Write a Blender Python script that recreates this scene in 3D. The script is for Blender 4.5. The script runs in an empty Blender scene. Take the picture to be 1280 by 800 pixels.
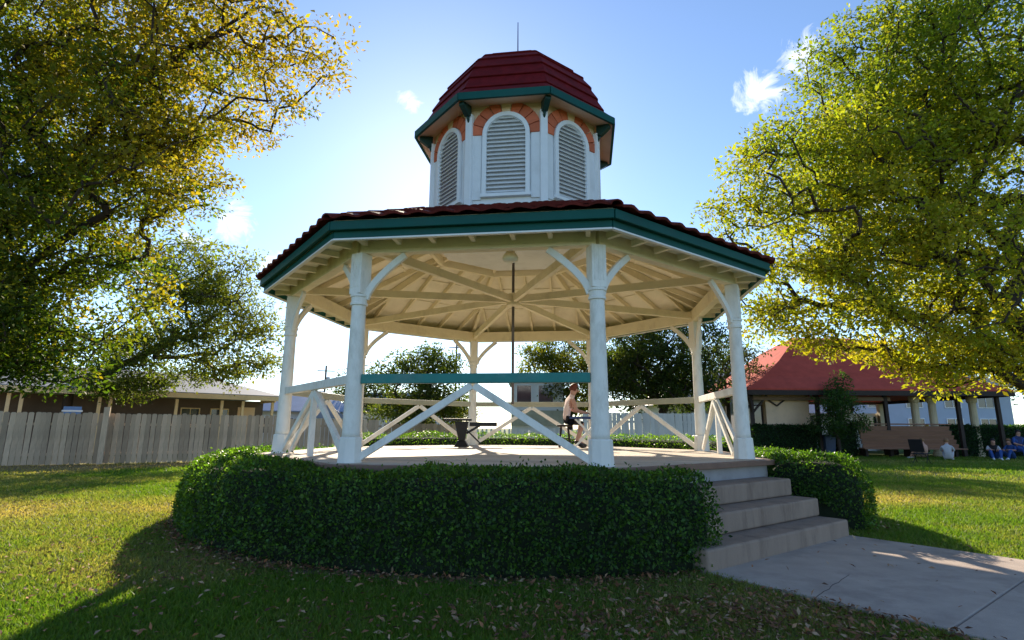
import bpy, bmesh, math, random
import numpy as np
from mathutils import Vector, Matrix
R = math.radians
scene = bpy.context.scene
col = scene.collection

# ------------------------------------------------------------------ camera, sky, sun, exposure
F_PX, PITCH, ROLL, CAM_H = 682.0, 0.196, 0.006, 1.3
cam = bpy.data.objects.new('camera', bpy.data.cameras.new('camera'))
col.objects.link(cam); scene.camera = cam
cam.data.sensor_width = 36.0; cam.data.lens = 36.0 * F_PX / 1280.0
cam.data.clip_start = 0.05; cam.data.clip_end = 3000.0
cam.matrix_world = Matrix.Translation((0, 0, CAM_H)) @ Matrix.Rotation(math.pi / 2 + PITCH, 4, 'X') @ Matrix.Rotation(ROLL, 4, 'Z')

SUN_AZ, SUN_EL = R(-8.0), R(26.5)          # azimuth measured from +Y towards +X
sun_dir = Vector((math.sin(SUN_AZ) * math.cos(SUN_EL), math.cos(SUN_AZ) * math.cos(SUN_EL), math.sin(SUN_EL)))
SKY_STRENGTH, SUN_STRENGTH, EXPOSURE = 0.116, 5.0, 1.05
world = bpy.data.worlds.new('World'); scene.world = world; world.use_nodes = True
wn, wl = world.node_tree.nodes, world.node_tree.links
wn.clear()
w_out = wn.new('ShaderNodeOutputWorld'); w_bg = wn.new('ShaderNodeBackground'); w_sky = wn.new('ShaderNodeTexSky')
w_sky.sky_type = 'NISHITA'; w_sky.sun_disc = False
w_sky.sun_elevation = SUN_EL; w_sky.sun_rotation = SUN_AZ
w_sky.altitude = 1000; w_sky.air_density = 1.0; w_sky.dust_density = 0.30; w_sky.ozone_density = 3.2
w_bg.inputs['Strength'].default_value = SKY_STRENGTH
wl.new(w_bg.outputs[0], w_out.inputs[0])

def sky_ray(u, v):
    U, V = u - 640, v - 400
    U, V = U * math.cos(ROLL) + V * math.sin(ROLL), -U * math.sin(ROLL) + V * math.cos(ROLL)
    x, up = U / F_PX, -V / F_PX
    return Vector((x, math.cos(PITCH) - up * math.sin(PITCH), up * math.cos(PITCH) + math.sin(PITCH)))
def at(u, v, y):
    r = sky_ray(u, v); return Vector((r.x * y / r.y, y, CAM_H + r.z * y / r.y))
def ground_at(u, v, z=0.0):
    r = sky_ray(u, v); t = (z - CAM_H) / r.z; return Vector((r.x * t, r.y * t, z))

# small wispy fair-weather clouds in the sky shader
w_tc = wn.new('ShaderNodeTexCoord')
w_no = wn.new('ShaderNodeTexNoise'); w_no.inputs['Scale'].default_value = 26; w_no.inputs['Detail'].default_value = 7; w_no.inputs['Roughness'].default_value = 0.68
w_no.inputs['Distortion'].default_value = 1.2
wl.new(w_tc.outputs['Generated'], w_no.inputs['Vector'])
cloud_sum = None
for (u, v, rad, gain) in [(513, 127, .032, 1.0), (948, 118, .060, 1.0), (1000, 70, .055, .9), (296, 278, .050, 1.0), (340, 330, .045, .8),
                          (240, 300, .05, .7), (964, 392, .028, .8), (1100, 250, .07, .7), (90, 120, .09, .6), (1350, 120, .1, .8), (-150, 250, .12, .8), (800, -260, .12, .7)]:
    d = sky_ray(u, v).normalized()
    n1 = wn.new('ShaderNodeVectorMath'); n1.operation = 'DISTANCE'; n1.inputs[1].default_value = d
    wl.new(w_tc.outputs['Generated'], n1.inputs[0])
    n2 = wn.new('ShaderNodeMapRange'); n2.inputs['From Min'].default_value = 0; n2.inputs['From Max'].default_value = rad
    n2.inputs['To Min'].default_value = gain; n2.inputs['To Max'].default_value = 0
    wl.new(n1.outputs['Value'], n2.inputs['Value'])
    if cloud_sum is None: cloud_sum = n2.outputs[0]
    else:
        n3 = wn.new('ShaderNodeMath'); n3.operation = 'MAXIMUM'; wl.new(cloud_sum, n3.inputs[0]); wl.new(n2.outputs[0], n3.inputs[1]); cloud_sum = n3.outputs[0]
n4 = wn.new('ShaderNodeMath'); n4.operation = 'MULTIPLY_ADD'; n4.inputs[1].default_value = 0.55
wl.new(cloud_sum, n4.inputs[0]); wl.new(w_no.outputs[0], n4.inputs[2])
n5 = wn.new('ShaderNodeMapRange'); n5.inputs['From Min'].default_value = 0.72; n5.inputs['From Max'].default_value = 1.06; n5.inputs['To Max'].default_value = 0.95
wl.new(n4.outputs[0], n5.inputs['Value'])
w_mx = wn.new('ShaderNodeMix'); w_mx.data_type = 'RGBA'
wl.new(n5.outputs[0], w_mx.inputs[0]); wl.new(w_sky.outputs[0], w_mx.inputs[6]); w_mx.inputs[7].default_value = (6.5, 6.6, 6.9, 1)
wl.new(w_mx.outputs[2], w_bg.inputs['Color'])

sun = bpy.data.objects.new('sun', bpy.data.lights.new('sun', 'SUN')); col.objects.link(sun)
sun.data.energy = SUN_STRENGTH; sun.data.angle = R(0.53); sun.data.color = (1.0, 0.87, 0.68)
sun.rotation_euler = (-sun_dir).to_track_quat('-Z', 'Y').to_euler(); sun.location = (0, 60, 60)

vs = scene.view_settings
vs.view_transform = 'Standard'; vs.look = 'None'; vs.exposure = EXPOSURE; vs.gamma = 1.0; vs.use_curve_mapping = False
scene.render.engine = 'CYCLES'
scene.cycles.max_bounces = 8; scene.cycles.diffuse_bounces = 5; scene.cycles.transmission_bounces = 6

rng = np.random.default_rng(7)
random.seed(11)

# ------------------------------------------------------------------ materials
M = {}
def mat(name, c, rough=0.75, var=0.12, scale=3.0, bump=0.0, bscale=40.0, dirt=None, dirt_amt=0.0, dirt_scale=1.3, spec=0.35, stretch=(1, 1, 1), random_var=0.0, metal=0.0):
    m = bpy.data.materials.new(name); m.use_nodes = True; M[name] = m
    nt = m.node_tree; N, L = nt.nodes, nt.links; b = N['Principled BSDF']
    b.inputs['Roughness'].default_value = rough; b.inputs['Specular IOR Level'].default_value = spec; b.inputs['Metallic'].default_value = metal
    tc = N.new('ShaderNodeTexCoord'); mp = N.new('ShaderNodeMapping'); mp.inputs['Scale'].default_value = stretch
    L.new(tc.outputs['Object'], mp.inputs[0])
    no = N.new('ShaderNodeTexNoise'); no.inputs['Scale'].default_value = scale; no.inputs['Detail'].default_value = 6; no.inputs['Roughness'].default_value = 0.65
    L.new(mp.outputs[0], no.inputs['Vector'])
    mr = N.new('ShaderNodeMapRange'); mr.inputs['From Min'].default_value = 0.3; mr.inputs['From Max'].default_value = 0.7
    mr.inputs['To Min'].default_value = 1 - var; mr.inputs['To Max'].default_value = 1 + var
    L.new(no.outputs[0], mr.inputs['Value'])
    last = mr.outputs[0]
    if random_var:
        oi = N.new('ShaderNodeObjectInfo'); m2 = N.new('ShaderNodeMapRange'); m2.inputs['To Min'].default_value = 1 - random_var; m2.inputs['To Max'].default_value = 1 + random_var
        L.new(oi.outputs['Random'], m2.inputs['Value']); mu = N.new('ShaderNodeMath'); mu.operation = 'MULTIPLY'
        L.new(last, mu.inputs[0]); L.new(m2.outputs[0], mu.inputs[1]); last = mu.outputs[0]
    vm = N.new('ShaderNodeVectorMath'); vm.operation = 'SCALE'; vm.inputs[0].default_value = c[:3]
    L.new(last, vm.inputs['Scale'])
    outc = vm.outputs[0]
    if dirt:
        dn = N.new('ShaderNodeTexNoise'); dn.inputs['Scale'].default_value = dirt_scale; dn.inputs['Detail'].default_value = 8; dn.inputs['Roughness'].default_value = 0.7
        L.new(mp.outputs[0], dn.inputs['Vector'])
        dr = N.new('ShaderNodeMapRange'); dr.inputs['From Min'].default_value = 0.5; dr.inputs['From Max'].default_value = 0.75; dr.inputs['To Max'].default_value = dirt_amt
        L.new(dn.outputs[0], dr.inputs['Value'])
        mx = N.new('ShaderNodeMix'); mx.data_type = 'RGBA'; L.new(dr.outputs[0], mx.inputs[0]); L.new(outc, mx.inputs[6]); mx.inputs[7].default_value = (*dirt, 1)
        outc = mx.outputs[2]
    L.new(outc, b.inputs['Base Color'])
    if bump:
        bn = N.new('ShaderNodeTexNoise'); bn.inputs['Scale'].default_value = bscale; bn.inputs['Detail'].default_value = 4
        L.new(mp.outputs[0], bn.inputs['Vector'])
        bp = N.new('ShaderNodeBump'); bp.inputs['Strength'].default_value = bump; bp.inputs['Distance'].default_value = 0.02
        L.new(bn.outputs[0], bp.inputs['Height']); L.new(bp.outputs[0], b.inputs['Normal'])
    return m
def leaf_mat(name, rough=0.5, trans=0.45, tint=(1.3, 1.25, 0.5)):
    m = bpy.data.materials.new(name); m.use_nodes = True; M[name] = m
    N, L = m.node_tree.nodes, m.node_tree.links; b = N['Principled BSDF']; out = N['Material Output']
    at_ = N.new('ShaderNodeAttribute'); at_.attribute_name = 'tint'
    L.new(at_.outputs['Color'], b.inputs['Base Color']); b.inputs['Roughness'].default_value = rough; b.inputs['Specular IOR Level'].default_value = 0.3
    tr = N.new('ShaderNodeBsdfTranslucent'); vm = N.new('ShaderNodeVectorMath'); vm.operation = 'MULTIPLY'; vm.inputs[1].default_value = tint
    L.new(at_.outputs['Color'], vm.inputs[0]); L.new(vm.outputs[0], tr.inputs['Color'])
    ms = N.new('ShaderNodeMixShader'); ms.inputs[0].default_value = trans
    L.new(b.outputs[0], ms.inputs[1]); L.new(tr.outputs[0], ms.inputs[2]); L.new(ms.outputs[0], out.inputs['Surface'])
    return m
mat('white_paint', (.84, .815, .75), .6, .07, 3.0, .12, 45, (.38, .35, .28), .65, 3.2, stretch=(1, 1, .45))
mat('cream_paint', (.86, .77, .54), .6, .06, 2.0, .08, 50, (.40, .32, .20), .5, 1.6)
mat('ceiling_paint', (.87, .81, .63), .7, .06, 1.5, .05, 40, (.45, .38, .26), .45, 1.1)
mat('teal_paint', (.004, .085, .072), .5, .15, 1.5, .05, 60, (.02, .08, .07), .5, 2.0, spec=.2)
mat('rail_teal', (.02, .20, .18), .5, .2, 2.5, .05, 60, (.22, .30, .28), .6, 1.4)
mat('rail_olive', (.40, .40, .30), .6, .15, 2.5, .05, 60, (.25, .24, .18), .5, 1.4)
mat('white_trim', (.82, .82, .80), .55, .04, 3.0)
mat('floor_wood', (.56, .47, .37), .75, .16, 2.0, .25, 90, (.24, .17, .11), .6, 1.5, stretch=(1, 6, 1), random_var=.12)
mat('platform_side', (.38, .36, .36), .85, .1, 3.0, .2, 60, (.22, .19, .17), .5, 2.5)
mat('edge_wood', (.22, .13, .09), .7, .15, 4.0, .2, 80)
mat('roof_tile', (.125, .018, .015), .7, .2, 5.0, .25, 60, (.05, .016, .014), .6, 2.2, random_var=.22, spec=.15)
mat('dome_tile', (.14, .008, .010), .75, .28, 7.0, .4, 40, (.06, .006, .008), .5, 2.0, random_var=.12, spec=.12)
mat('louvre_white', (.80, .82, .84), .5, .04, 3.0, 0, 0, (.5, .5, .5), .25, 2.0)
mat('cupola_panel', (.76, .78, .80), .6, .05, 2.0, .08, 40, (.42, .42, .40), .35, 2.2)
mat('cupola_cream', (.72, .56, .40), .7, .08, 2.0, .1, 40)
mat('voussoir', (.56, .14, .065), .75, .15, 6.0, .2, 60, (.30, .10, .06), .4, 5.0, random_var=.15)
mat('dark_green_metal', (.012, .05, .045), .45, .15, 5)
mat('iron', (.035, .03, .028), .5, .2, 6, metal=.6)
mat('rod_grey', (.13, .11, .10), .5, .2, 6)
mat('concrete', (.44, .355, .295), .9, .12, 3.5, .35, 120, (.20, .15, .125), .85, 1.1)
mat('step_concrete', (.32, .235, .18), .9, .12, 3.0, .3, 90, (.15, .105, .08), .85, 2.6, stretch=(1.6, 1.6, .35))
mat('fence_timber', (.56, .42, .30), .9, .2, 3.0, .3, 60, (.14, .115, .10), .7, 2.0, stretch=(3, 3, .5), random_var=.28)
mat('fence_tan', (.40, .27, .16), .9, .2, 3.0, .3, 60, (.2, .12, .08), .6, 2.0, stretch=(3, 3, .5), random_var=.25)
mat('fence_white', (.66, .65, .64), .8, .1, 3.0, .1, 60, (.4, .39, .38), .5, 2.0, stretch=(3, 3, .6), random_var=.12)
mat('bark', (.05, .035, .026), .95, .3, 6.0, .9, 14, (.03, .022, .018), .6, 3.0, stretch=(1, 1, .3))
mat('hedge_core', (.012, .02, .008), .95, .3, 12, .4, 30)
mat('mulch', (.10, .066, .045), .95, .35, 9, .8, 45, (.04, .028, .02), .7, 6.0)
mat('veranda_cream', (.82, .63, .36), .7, .08, 2, 0, 0, (.4, .3, .18), .4, 1.5)
mat('grey_iron_roof', (.27, .28, .30), .75, .08, 1.5, 0, 0, (.30, .27, .24), .5, .6)
mat('tan_iron_roof', (.52, .45, .36), .6, .08, 1.5, 0, 0, (.38, .30, .22), .5, .8)
mat('blue_grey_roof', (.26, .31, .40), .5, .08, 1.5)
mat('white_wall', (.72, .72, .70), .8, .06, 1.0, .05, 30, (.5, .5, .48), .4, 1.0)
mat('pale_blue_wall', (.40, .46, .56), .8, .06, 1.0, .05, 30)
mat('cream_wall', (.80, .58, .40), .8, .08, 1.0, .1, 30, (.5, .36, .26), .4, 1.2)
mat('dark_wall', (.13, .10, .08), .8, .2, 1.0)
mat('brown_wall', (.20, .13, .085), .8, .2, 1.5)
mat('window_glass', (.04, .05, .06), .08, .1, 1.0, spec=.7)
mat('red_roof', (.47, .080, .052), .85, .14, 2.0, .1, 30, (.30, .05, .036), .5, .9, spec=.1)
mat('dark_brown_timber', (.035, .022, .018), .7, .2, 4)
mat('pillar_cream', (.62, .52, .36), .7, .1, 3)
mat('brown_board', (.26, .135, .085), .75, .15, 2.5, .2, 50, (.15, .08, .055), .5, 1.5, stretch=(.4, 3, 3), random_var=.1)
mat('black_plastic', (.015, .015, .017), .45, .2, 5)
mat('blue_board', (.03, .055, .16), .5, .15, 5)
mat('bin_blue', (.04, .06, .11), .5, .15, 5)
mat('skin', (.52, .28, .20), .55, .06, 8)
mat('pink_top', (.86, .64, .57), .85, .06, 12)
mat('black_cloth', (.02, .018, .022), .9, .2, 12)
mat('jeans', (.035, .09, .30), .9, .2, 14)
mat('navy_cloth', (.03, .045, .13), .9, .2, 14)
mat('grey_cloth', (.48, .48, .52), .9, .1, 12)
mat('yellow_cloth', (.70, .45, .03), .85, .1, 12)
mat('purple_cloth', (.20, .10, .18), .85, .1, 12)
mat('hair_red', (.14, .035, .02), .6, .25, 30)
mat('hair_dark', (.02, .014, .01), .6, .25, 30)
mat('hair_tan', (.24, .12, .05), .6, .25, 30)
mat('shoe_white', (.7, .7, .7), .7, .05, 8)
mat('pole_timber', (.16, .125, .10), .9, .2, 4)
mat('sign_blue', (.15, .26, .48), .6, .1, 4)
mat('yellow_bench', (.62, .50, .16), .7, .1, 4)
mat('lamp_glass', (.85, .80, .66), .3, .03, 4)
leaf_mat('leaf_tree', .6, .6, (1.75, 1.7, .45))
leaf_mat('leaf_hedge', .42, .5, (3.0, 2.7, .4))
leaf_mat('leaf_dry', .8, .15, (1.1, 1.0, .8))
leaf_mat('grass_blade', .6, .5, (1.6, 1.55, .55))

# ------------------------------------------------------------------ mesh helpers
class MB:
    def __init__(s): s.v = []; s.f = []
    def raw(s, vs_, fs_):
        o = len(s.v); s.v += [tuple(p) for p in vs_]; s.f += [tuple(i + o for i in q) for q in fs_]; return s
    def box(s, c, size, m=None):
        x, y, z = (d / 2 for d in size); c = Vector(c)
        P = [Vector((a, b, d)) for d in (-z, z) for a, b in ((-x, -y), (x, -y), (x, y), (-x, y))]
        if m is not None: P = [m @ p for p in P]
        return s.raw([p + c for p in P], [(3, 2, 1, 0), (4, 5, 6, 7), (0, 1, 5, 4), (1, 2, 6, 5), (2, 3, 7, 6), (3, 0, 4, 7)])
    def beam(s, a, b, w, h, up=(0, 0, 1)):
        a, b = Vector(a), Vector(b); d = (b - a); l = d.length; d.normalize(); up = Vector(up)
        sd = d.cross(up)
        if sd.length < 1e-4: sd = d.cross(Vector((1, 0, 0)))
        sd.normalize(); u2 = sd.cross(d).normalized()
        m = Matrix((d, sd, u2)).transposed()
        return s.box((a + b) / 2, (l, w, h), m)
    def tube(s, pts, rad, n=8, cap=True):
        pts = [Vector(p) for p in pts]; rad = [rad] * len(pts) if isinstance(rad, (int, float)) else rad
        V, Fc = [], []; ref = None
        for i, p in enumerate(pts):
            d = (pts[min(i + 1, len(pts) - 1)] - pts[max(i - 1, 0)]).normalized()
            if ref is None: ref = d.orthogonal().normalized()
            a = (ref - d * ref.dot(d)).normalized(); ref = a; b = d.cross(a)
            V += [p + (a * math.cos(2 * math.pi * k / n) + b * math.sin(2 * math.pi * k / n)) * rad[i] for k in range(n)]
        for i in range(len(pts) - 1):
            for k in range(n): Fc.append((i * n + k, i * n + (k + 1) % n, (i + 1) * n + (k + 1) % n, (i + 1) * n + k))
        if cap: Fc.append(tuple(range(n - 1, -1, -1))); Fc.append(tuple((len(pts) - 1) * n + k for k in range(n)))
        return s.raw(V, Fc)
    def lathe(s, prof, n=16, c=(0, 0, 0), rot=0.0):
        V, Fc = [], []
        for r, z in prof: V += [(c[0] + r * math.cos(rot + 2 * math.pi * k / n), c[1] + r * math.sin(rot + 2 * math.pi * k / n), c[2] + z) for k in range(n)]
        for i in range(len(prof) - 1):
            for k in range(n): Fc.append((i * n + k, i * n + (k + 1) % n, (i + 1) * n + (k + 1) % n, (i + 1) * n + k))
        Fc.append(tuple(range(n - 1, -1, -1))); Fc.append(tuple((len(prof) - 1) * n + k for k in range(n)))
        return s.raw(V, Fc)
    def prism(s, poly, ext):
        n = len(poly); P = [Vector(p) for p in poly]; e = Vector(ext)
        return s.raw(P + [p + e for p in P], [tuple(range(n - 1, -1, -1)), tuple(range(n, 2 * n))] + [(i, (i + 1) % n, n + (i + 1) % n, n + i) for i in range(n)])
    def mesh(s, name, m, smooth=False):
        me = bpy.data.meshes.new(name); me.from_pydata(s.v, [], s.f)
        bm = bmesh.new(); bm.from_mesh(me); bmesh.ops.recalc_face_normals(bm, faces=bm.faces); bm.to_mesh(me); bm.free()
        if smooth: me.polygons.foreach_set('use_smooth', [True] * len(me.polygons))
        me.materials.append(M[m]); return me
    def build(s, name, m, parent=None, smooth=False, bevel=0.0, matrix=None):
        return obj(name, s.mesh(name, m, smooth), parent, bevel, matrix)
def obj(name, me, parent=None, bevel=0.0, matrix=None):
    o = bpy.data.objects.new(name, me); col.objects.link(o)
    if parent is not None: o.parent = parent
    if matrix is not None: o.matrix_local = matrix
    if bevel:
        b = o.modifiers.new('bevel', 'BEVEL'); b.width = bevel; b.segments = 2; b.limit_method = 'ANGLE'; b.angle_limit = R(40)
    return o
def thing(name, label, cat, loc=(0, 0, 0), rz=0.0, group=None):
    o = bpy.data.objects.new(name, None); col.objects.link(o); o.location = loc; o.rotation_euler = (0, 0, rz); o.empty_display_size = .2
    return tag(o, label, cat, group)
def tag(o, label, cat, group=None):
    o['label'] = label; o['category'] = cat
    if group: o['group'] = group
    return o
def structure(o): o['kind'] = 'structure'; return o
def T(x, y, z, rz=0.0): return Matrix.Translation((x, y, z)) @ Matrix.Rotation(rz, 4, 'Z')
def fast_mesh(name, V, quads, m, colors=None, tris=False):
    k = 3 if tris else 4
    me = bpy.data.meshes.new(name); nv, nf = len(V), len(quads)
    me.vertices.add(nv); me.vertices.foreach_set('co', np.ascontiguousarray(V, dtype=np.float32).ravel())
    me.loops.add(nf * k); me.loops.foreach_set('vertex_index', np.ascontiguousarray(quads, dtype=np.int32).ravel())
    me.polygons.add(nf); me.polygons.foreach_set('loop_start', np.arange(0, nf * k, k, dtype=np.int32))
    me.update(calc_edges=True)
    if colors is not None:
        a = me.attributes.new('tint', 'FLOAT_COLOR', 'POINT'); a.data.foreach_set('color', np.ascontiguousarray(colors, dtype=np.float32).ravel())
    me.materials.append(M[m]); return me
def unit(a): return a / np.maximum(np.linalg.norm(a, axis=-1, keepdims=True), 1e-9)
def leaf_cards(name, P, D, Nn, size, width, colors, m):
    """one folded leaf (quad) per point: P base, D direction, Nn approx normal"""
    n = len(P); D = unit(D); S = unit(np.cross(D, Nn)); U = np.cross(S, D)
    l = size[:, None]; w = (size * width)[:, None]
    V = np.stack([P, P + D * l * .45 + S * w * .5 + U * l * .06, P + D * l - U * l * .08, P + D * l * .45 - S * w * .5 + U * l * .06], 1).reshape(-1, 3)
    C = np.repeat(np.concatenate([colors, np.ones((n, 1))], 1), 4, 0)
    return fast_mesh(name, V, np.arange(4 * n).reshape(-1, 4), m, C)
def vnoise(x, y, s, seed=0):
    """smooth value noise in numpy"""
    x = np.asarray(x, float) / s; y = np.asarray(y, float) / s
    xi, yi = np.floor(x).astype(int), np.floor(y).astype(int); fx, fy = x - xi, y - yi
    fx, fy = fx * fx * (3 - 2 * fx), fy * fy * (3 - 2 * fy)
    def h(a, b):
        q = np.sin(a * 127.1 + b * 311.7 + seed * 74.7) * 43758.5453; return q - np.floor(q)
    return (h(xi, yi) * (1 - fx) + h(xi + 1, yi) * fx) * (1 - fy) + (h(xi, yi + 1) * (1 - fx) + h(xi + 1, yi + 1) * fx) * fy

# ------------------------------------------------------------------ key measures of the gazebo
GC = (0.02, 10.1255); GROT = -0.1344
FLOOR, RAIL_H = 0.885, 1.0
RC = 3.9
def oct_pt(i, r, z=0.0):
    a = R(-112.5 + 45 * i); return Vector((r * math.cos(a), r * math.sin(a), z))
def loc2w(x, y, z=0.0): return (Matrix.Translation((*GC, 0)) @ Matrix.Rotation(GROT, 4, 'Z')) @ Vector((x, y, z))
gm = Matrix.Translation((*GC, 0)) @ Matrix.Rotation(GROT, 4, 'Z'); gmi = gm.inverted()
APO = math.cos(R(22.5))

# ------------------------------------------------------------------ ground: one sheet out to the horizon
def spaced(lo, hi, near_lo, near_hi, step, grow=1.25):
    a = list(np.arange(near_lo, near_hi + 1e-6, step)); s = step
    while a[-1] < hi: s *= grow; a.append(a[-1] + s)
    s = step
    while a[0] > lo: s *= grow; a.insert(0, a[0] - s)
    return np.array(a)
def dryness(x, y):
    d = .55 * vnoise(x, y, 2.2, 3) + .30 * vnoise(x, y, .7, 5) + .15 * vnoise(x, y, .25, 8)
    g = lambda cx, cy, rx, ry, a: a * np.exp(-((x - cx) / rx) ** 2 - ((y - cy) / ry) ** 2)
    b = g(-8.5, 8.6, 2.6, 1.3, .42) + g(-6.2, 9.6, 1.6, .9, .28) + g(9, 11.5, 3.0, 1.6, .38) + g(-3.4, 5.2, 1.2, .8, .30) + g(1.6, 4.1, 1.4, .5, .20)
    # trampled strip along the timber fence
    dist = ((x + 16.47) * (-4.0) + (y - 18.18) * 6.9) / math.hypot(4.0, 6.9)
    b = b + .75 * np.exp(-((dist + 1.2) / 1.7) ** 2) * (x < -4)
    return np.clip(d * 1.0 + b - .32, 0, 1)
gx = spaced(-900, 900, -22, 24, .2); gy = spaced(-300, 1500, -2, 30, .2)
X, Y = np.meshgrid(gx, gy); Z = (vnoise(X, Y, 1.5, 1) - .5) * .03
Z[(np.abs(X) > 26) | (Y > 34)] = 0
dry = dryness(X, Y)
bare = np.stack([np.array([.055, .115, .018])[i] * (1 - dry) + np.array([.26, .185, .085])[i] * dry for i in range(3)] + [np.ones_like(X)], -1)
nxg, nyg = len(gx), len(gy); I = np.arange(nxg * nyg).reshape(nyg, nxg)
Qd = np.stack([I[:-1, :-1], I[:-1, 1:], I[1:, 1:], I[1:, :-1]], -1).reshape(-1, 4)
mg = bpy.data.materials.new('lawn_ground'); mg.use_nodes = True; M['lawn_ground'] = mg
N_, L_ = mg.node_tree.nodes, mg.node_tree.links; b_ = N_['Principled BSDF']; b_.inputs['Roughness'].default_value = .9; b_.inputs['Specular IOR Level'].default_value = .1
a_ = N_.new('ShaderNodeAttribute'); a_.attribute_name = 'tint'; tc_ = N_.new('ShaderNodeTexCoord'); n_ = N_.new('ShaderNodeTexNoise')
n_.inputs['Scale'].default_value = 14; n_.inputs['Detail'].default_value = 8; n_.inputs['Roughness'].default_value = .75; L_.new(tc_.outputs['Object'], n_.inputs['Vector'])
r_ = N_.new('ShaderNodeMapRange'); r_.inputs['From Min'].default_value = .3; r_.inputs['From Max'].default_value = .7; r_.inputs['To Min'].default_value = .55; r_.inputs['To Max'].default_value = 1.5
L_.new(n_.outputs[0], r_.inputs['Value']); v_ = N_.new('ShaderNodeVectorMath'); v_.operation = 'SCALE'
L_.new(a_.outputs['Color'], v_.inputs[0]); L_.new(r_.outputs[0], v_.inputs['Scale']); L_.new(v_.outputs[0], b_.inputs['Base Color'])
bp_ = N_.new('ShaderNodeBump'); bp_.inputs['Strength'].default_value = .7; bp_.inputs['Distance'].default_value = .03; L_.new(n_.outputs[0], bp_.inputs['Height']); L_.new(bp_.outputs[0], b_.inputs['Normal'])
lawn = structure(obj('lawn', fast_mesh('lawn', np.stack([X, Y, Z], -1).reshape(-1, 3), Qd, 'lawn_ground', bare.reshape(-1, 4))))

# path of poured slabs leading to the steps
def path_local(n, l): return (n * .7071 + l * .7071, -n * .7071 + l * .7071)    # n along the entrance normal, l sideways
path_n = [4.88, 6.70, 8.6, 10.4]
path_root = None
for i in range(3):
    m = MB(); a, b = path_n[i] + .004, path_n[i + 1] - .004
    q = [path_local(a, -1.52), path_local(a, 1.50), path_local(b, 1.52), path_local(b, -1.50)]
    m.prism([(x, y, -.12) for x, y in q], (0, 0, .152))
    if i == 0:
        path_root = structure(m.build('concrete_path', 'concrete', None, bevel=.012, matrix=gm.copy()))
    else:
        m.build('path_slab', 'concrete', path_root, bevel=.012)
crk = MB()   # hairline cracks wandering over the first slab
pts = []; cg = np.random.default_rng(77)
for t in np.linspace(0, 1, 15):
    p = gmi @ ground_at(1012 + 50 * t ** 1.4, 757 - 40 * t, .045); pts.append(Vector((p.x + cg.normal(0, .008), p.y + cg.normal(0, .008),   .0332)))
for i in range(14): crk.beam(pts[i], pts[i + 1], .0045 - .0002 * i, .002)
crk.build('crack', 'dark_brown_timber', path_root)
# mulch bed round the platform
m = MB(); rin, rout, seg = 3.9, 5.22, 96
for k in range(seg):
    a0, a1 = R(-24 + k * 311 / seg), R(-24 + (k + 1) * 311 / seg)
    w0, w1 = rout + .05 * math.sin(k * .9), rout + .05 * math.sin((k + 1) * .9)
    m.raw([(rin * math.cos(a0), rin * math.sin(a0), .03), (w0 * math.cos(a0), w0 * math.sin(a0), .018), (w1 * math.cos(a1), w1 * math.sin(a1), .018), (rin * math.cos(a1), rin * math.sin(a1), .03)], [(0, 1, 2, 3)])
structure(m.build('mulch_bed', 'mulch', None, matrix=gm.copy()))

# ------------------------------------------------------------------ gazebo
gaz = thing('gazebo', 'white octagonal park gazebo with red tiled roof, teal fascia and louvred cupola', 'gazebo', (*GC, 0), GROT)
# platform: side wall, nosing, planks
PR = 3.92 / APO
m = MB(); m.prism([oct_pt(i, PR - .05, -.05) for i in range(8)], (0, 0, FLOOR + .003)); m.build('platform', 'platform_side', gaz, bevel=.01)
m = MB()
for i in range(8):
    a, b = oct_pt(i, PR, FLOOR - .035), oct_pt(i + 1, PR, FLOOR - .035); t = (b - a).normalized(); m.beam(a - t * .0, b + t * .0, .13, .068)
m.build('nosing', 'edge_wood', gaz, bevel=.008)
apo = 3.86; pw = .196; nP = int(2 * apo / pw)
for k in range(nP):
    y0 = -apo + k * pw; y1 = y0 + pw - .007
    def half(y): return min(apo, apo * 1.41421 - abs(y))
    h0, h1 = half(y0), half(y1)
    m = MB(); zz = FLOOR + rng.uniform(-.003, .003)
    m.prism([(-h0, y0, zz - .04), (h0, y0, zz - .04), (h1, y1, zz - .04), (-h1, y1, zz - .04)], (0, 0, .04)); m.build('floor_plank', 'floor_wood', gaz)

# columns
COLLAR, BEAM0 = 2.863, 3.485
shaft = MB().lathe([(.112, FLOOR + .30), (.108, FLOOR + .36), (.100, FLOOR + 1.0), (.088, COLLAR - .05), (.088, COLLAR)], 24).mesh('shaft', 'white_paint', True)
def squareish(prof, name):
    m = MB(); return m.lathe([(r, z) for r, z in prof], 8, rot=R(22.5)).mesh(name, 'white_paint')
plinth = squareish([(.155, FLOOR), (.150, FLOOR + .02), (.138, FLOOR + .27), (.138, FLOOR + .285), (.128, FLOOR + .30), (.118, FLOOR + .30)], 'plinth')
collar = MB().lathe([(.098, COLLAR - .055), (.108, COLLAR - .05), (.108, COLLAR - .02), (.098, COLLAR - .012), (.098, COLLAR + .05), (.112, COLLAR + .055), (.112, COLLAR + .085)], 24).mesh('collar', 'white_paint', False)
mhead = MB(); mhead.box((0, 0, (COLLAR + .09 + BEAM0) / 2), (.185, .185, BEAM0 - COLLAR - .09))
for sx in (-.055, .0, .055): mhead.box((sx, -.0945, (COLLAR + .15 + BEAM0) / 2), (.022, .012, BEAM0 - COLLAR - .2))
head_mesh = mhead.mesh('capital_post', 'white_paint')
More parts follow.
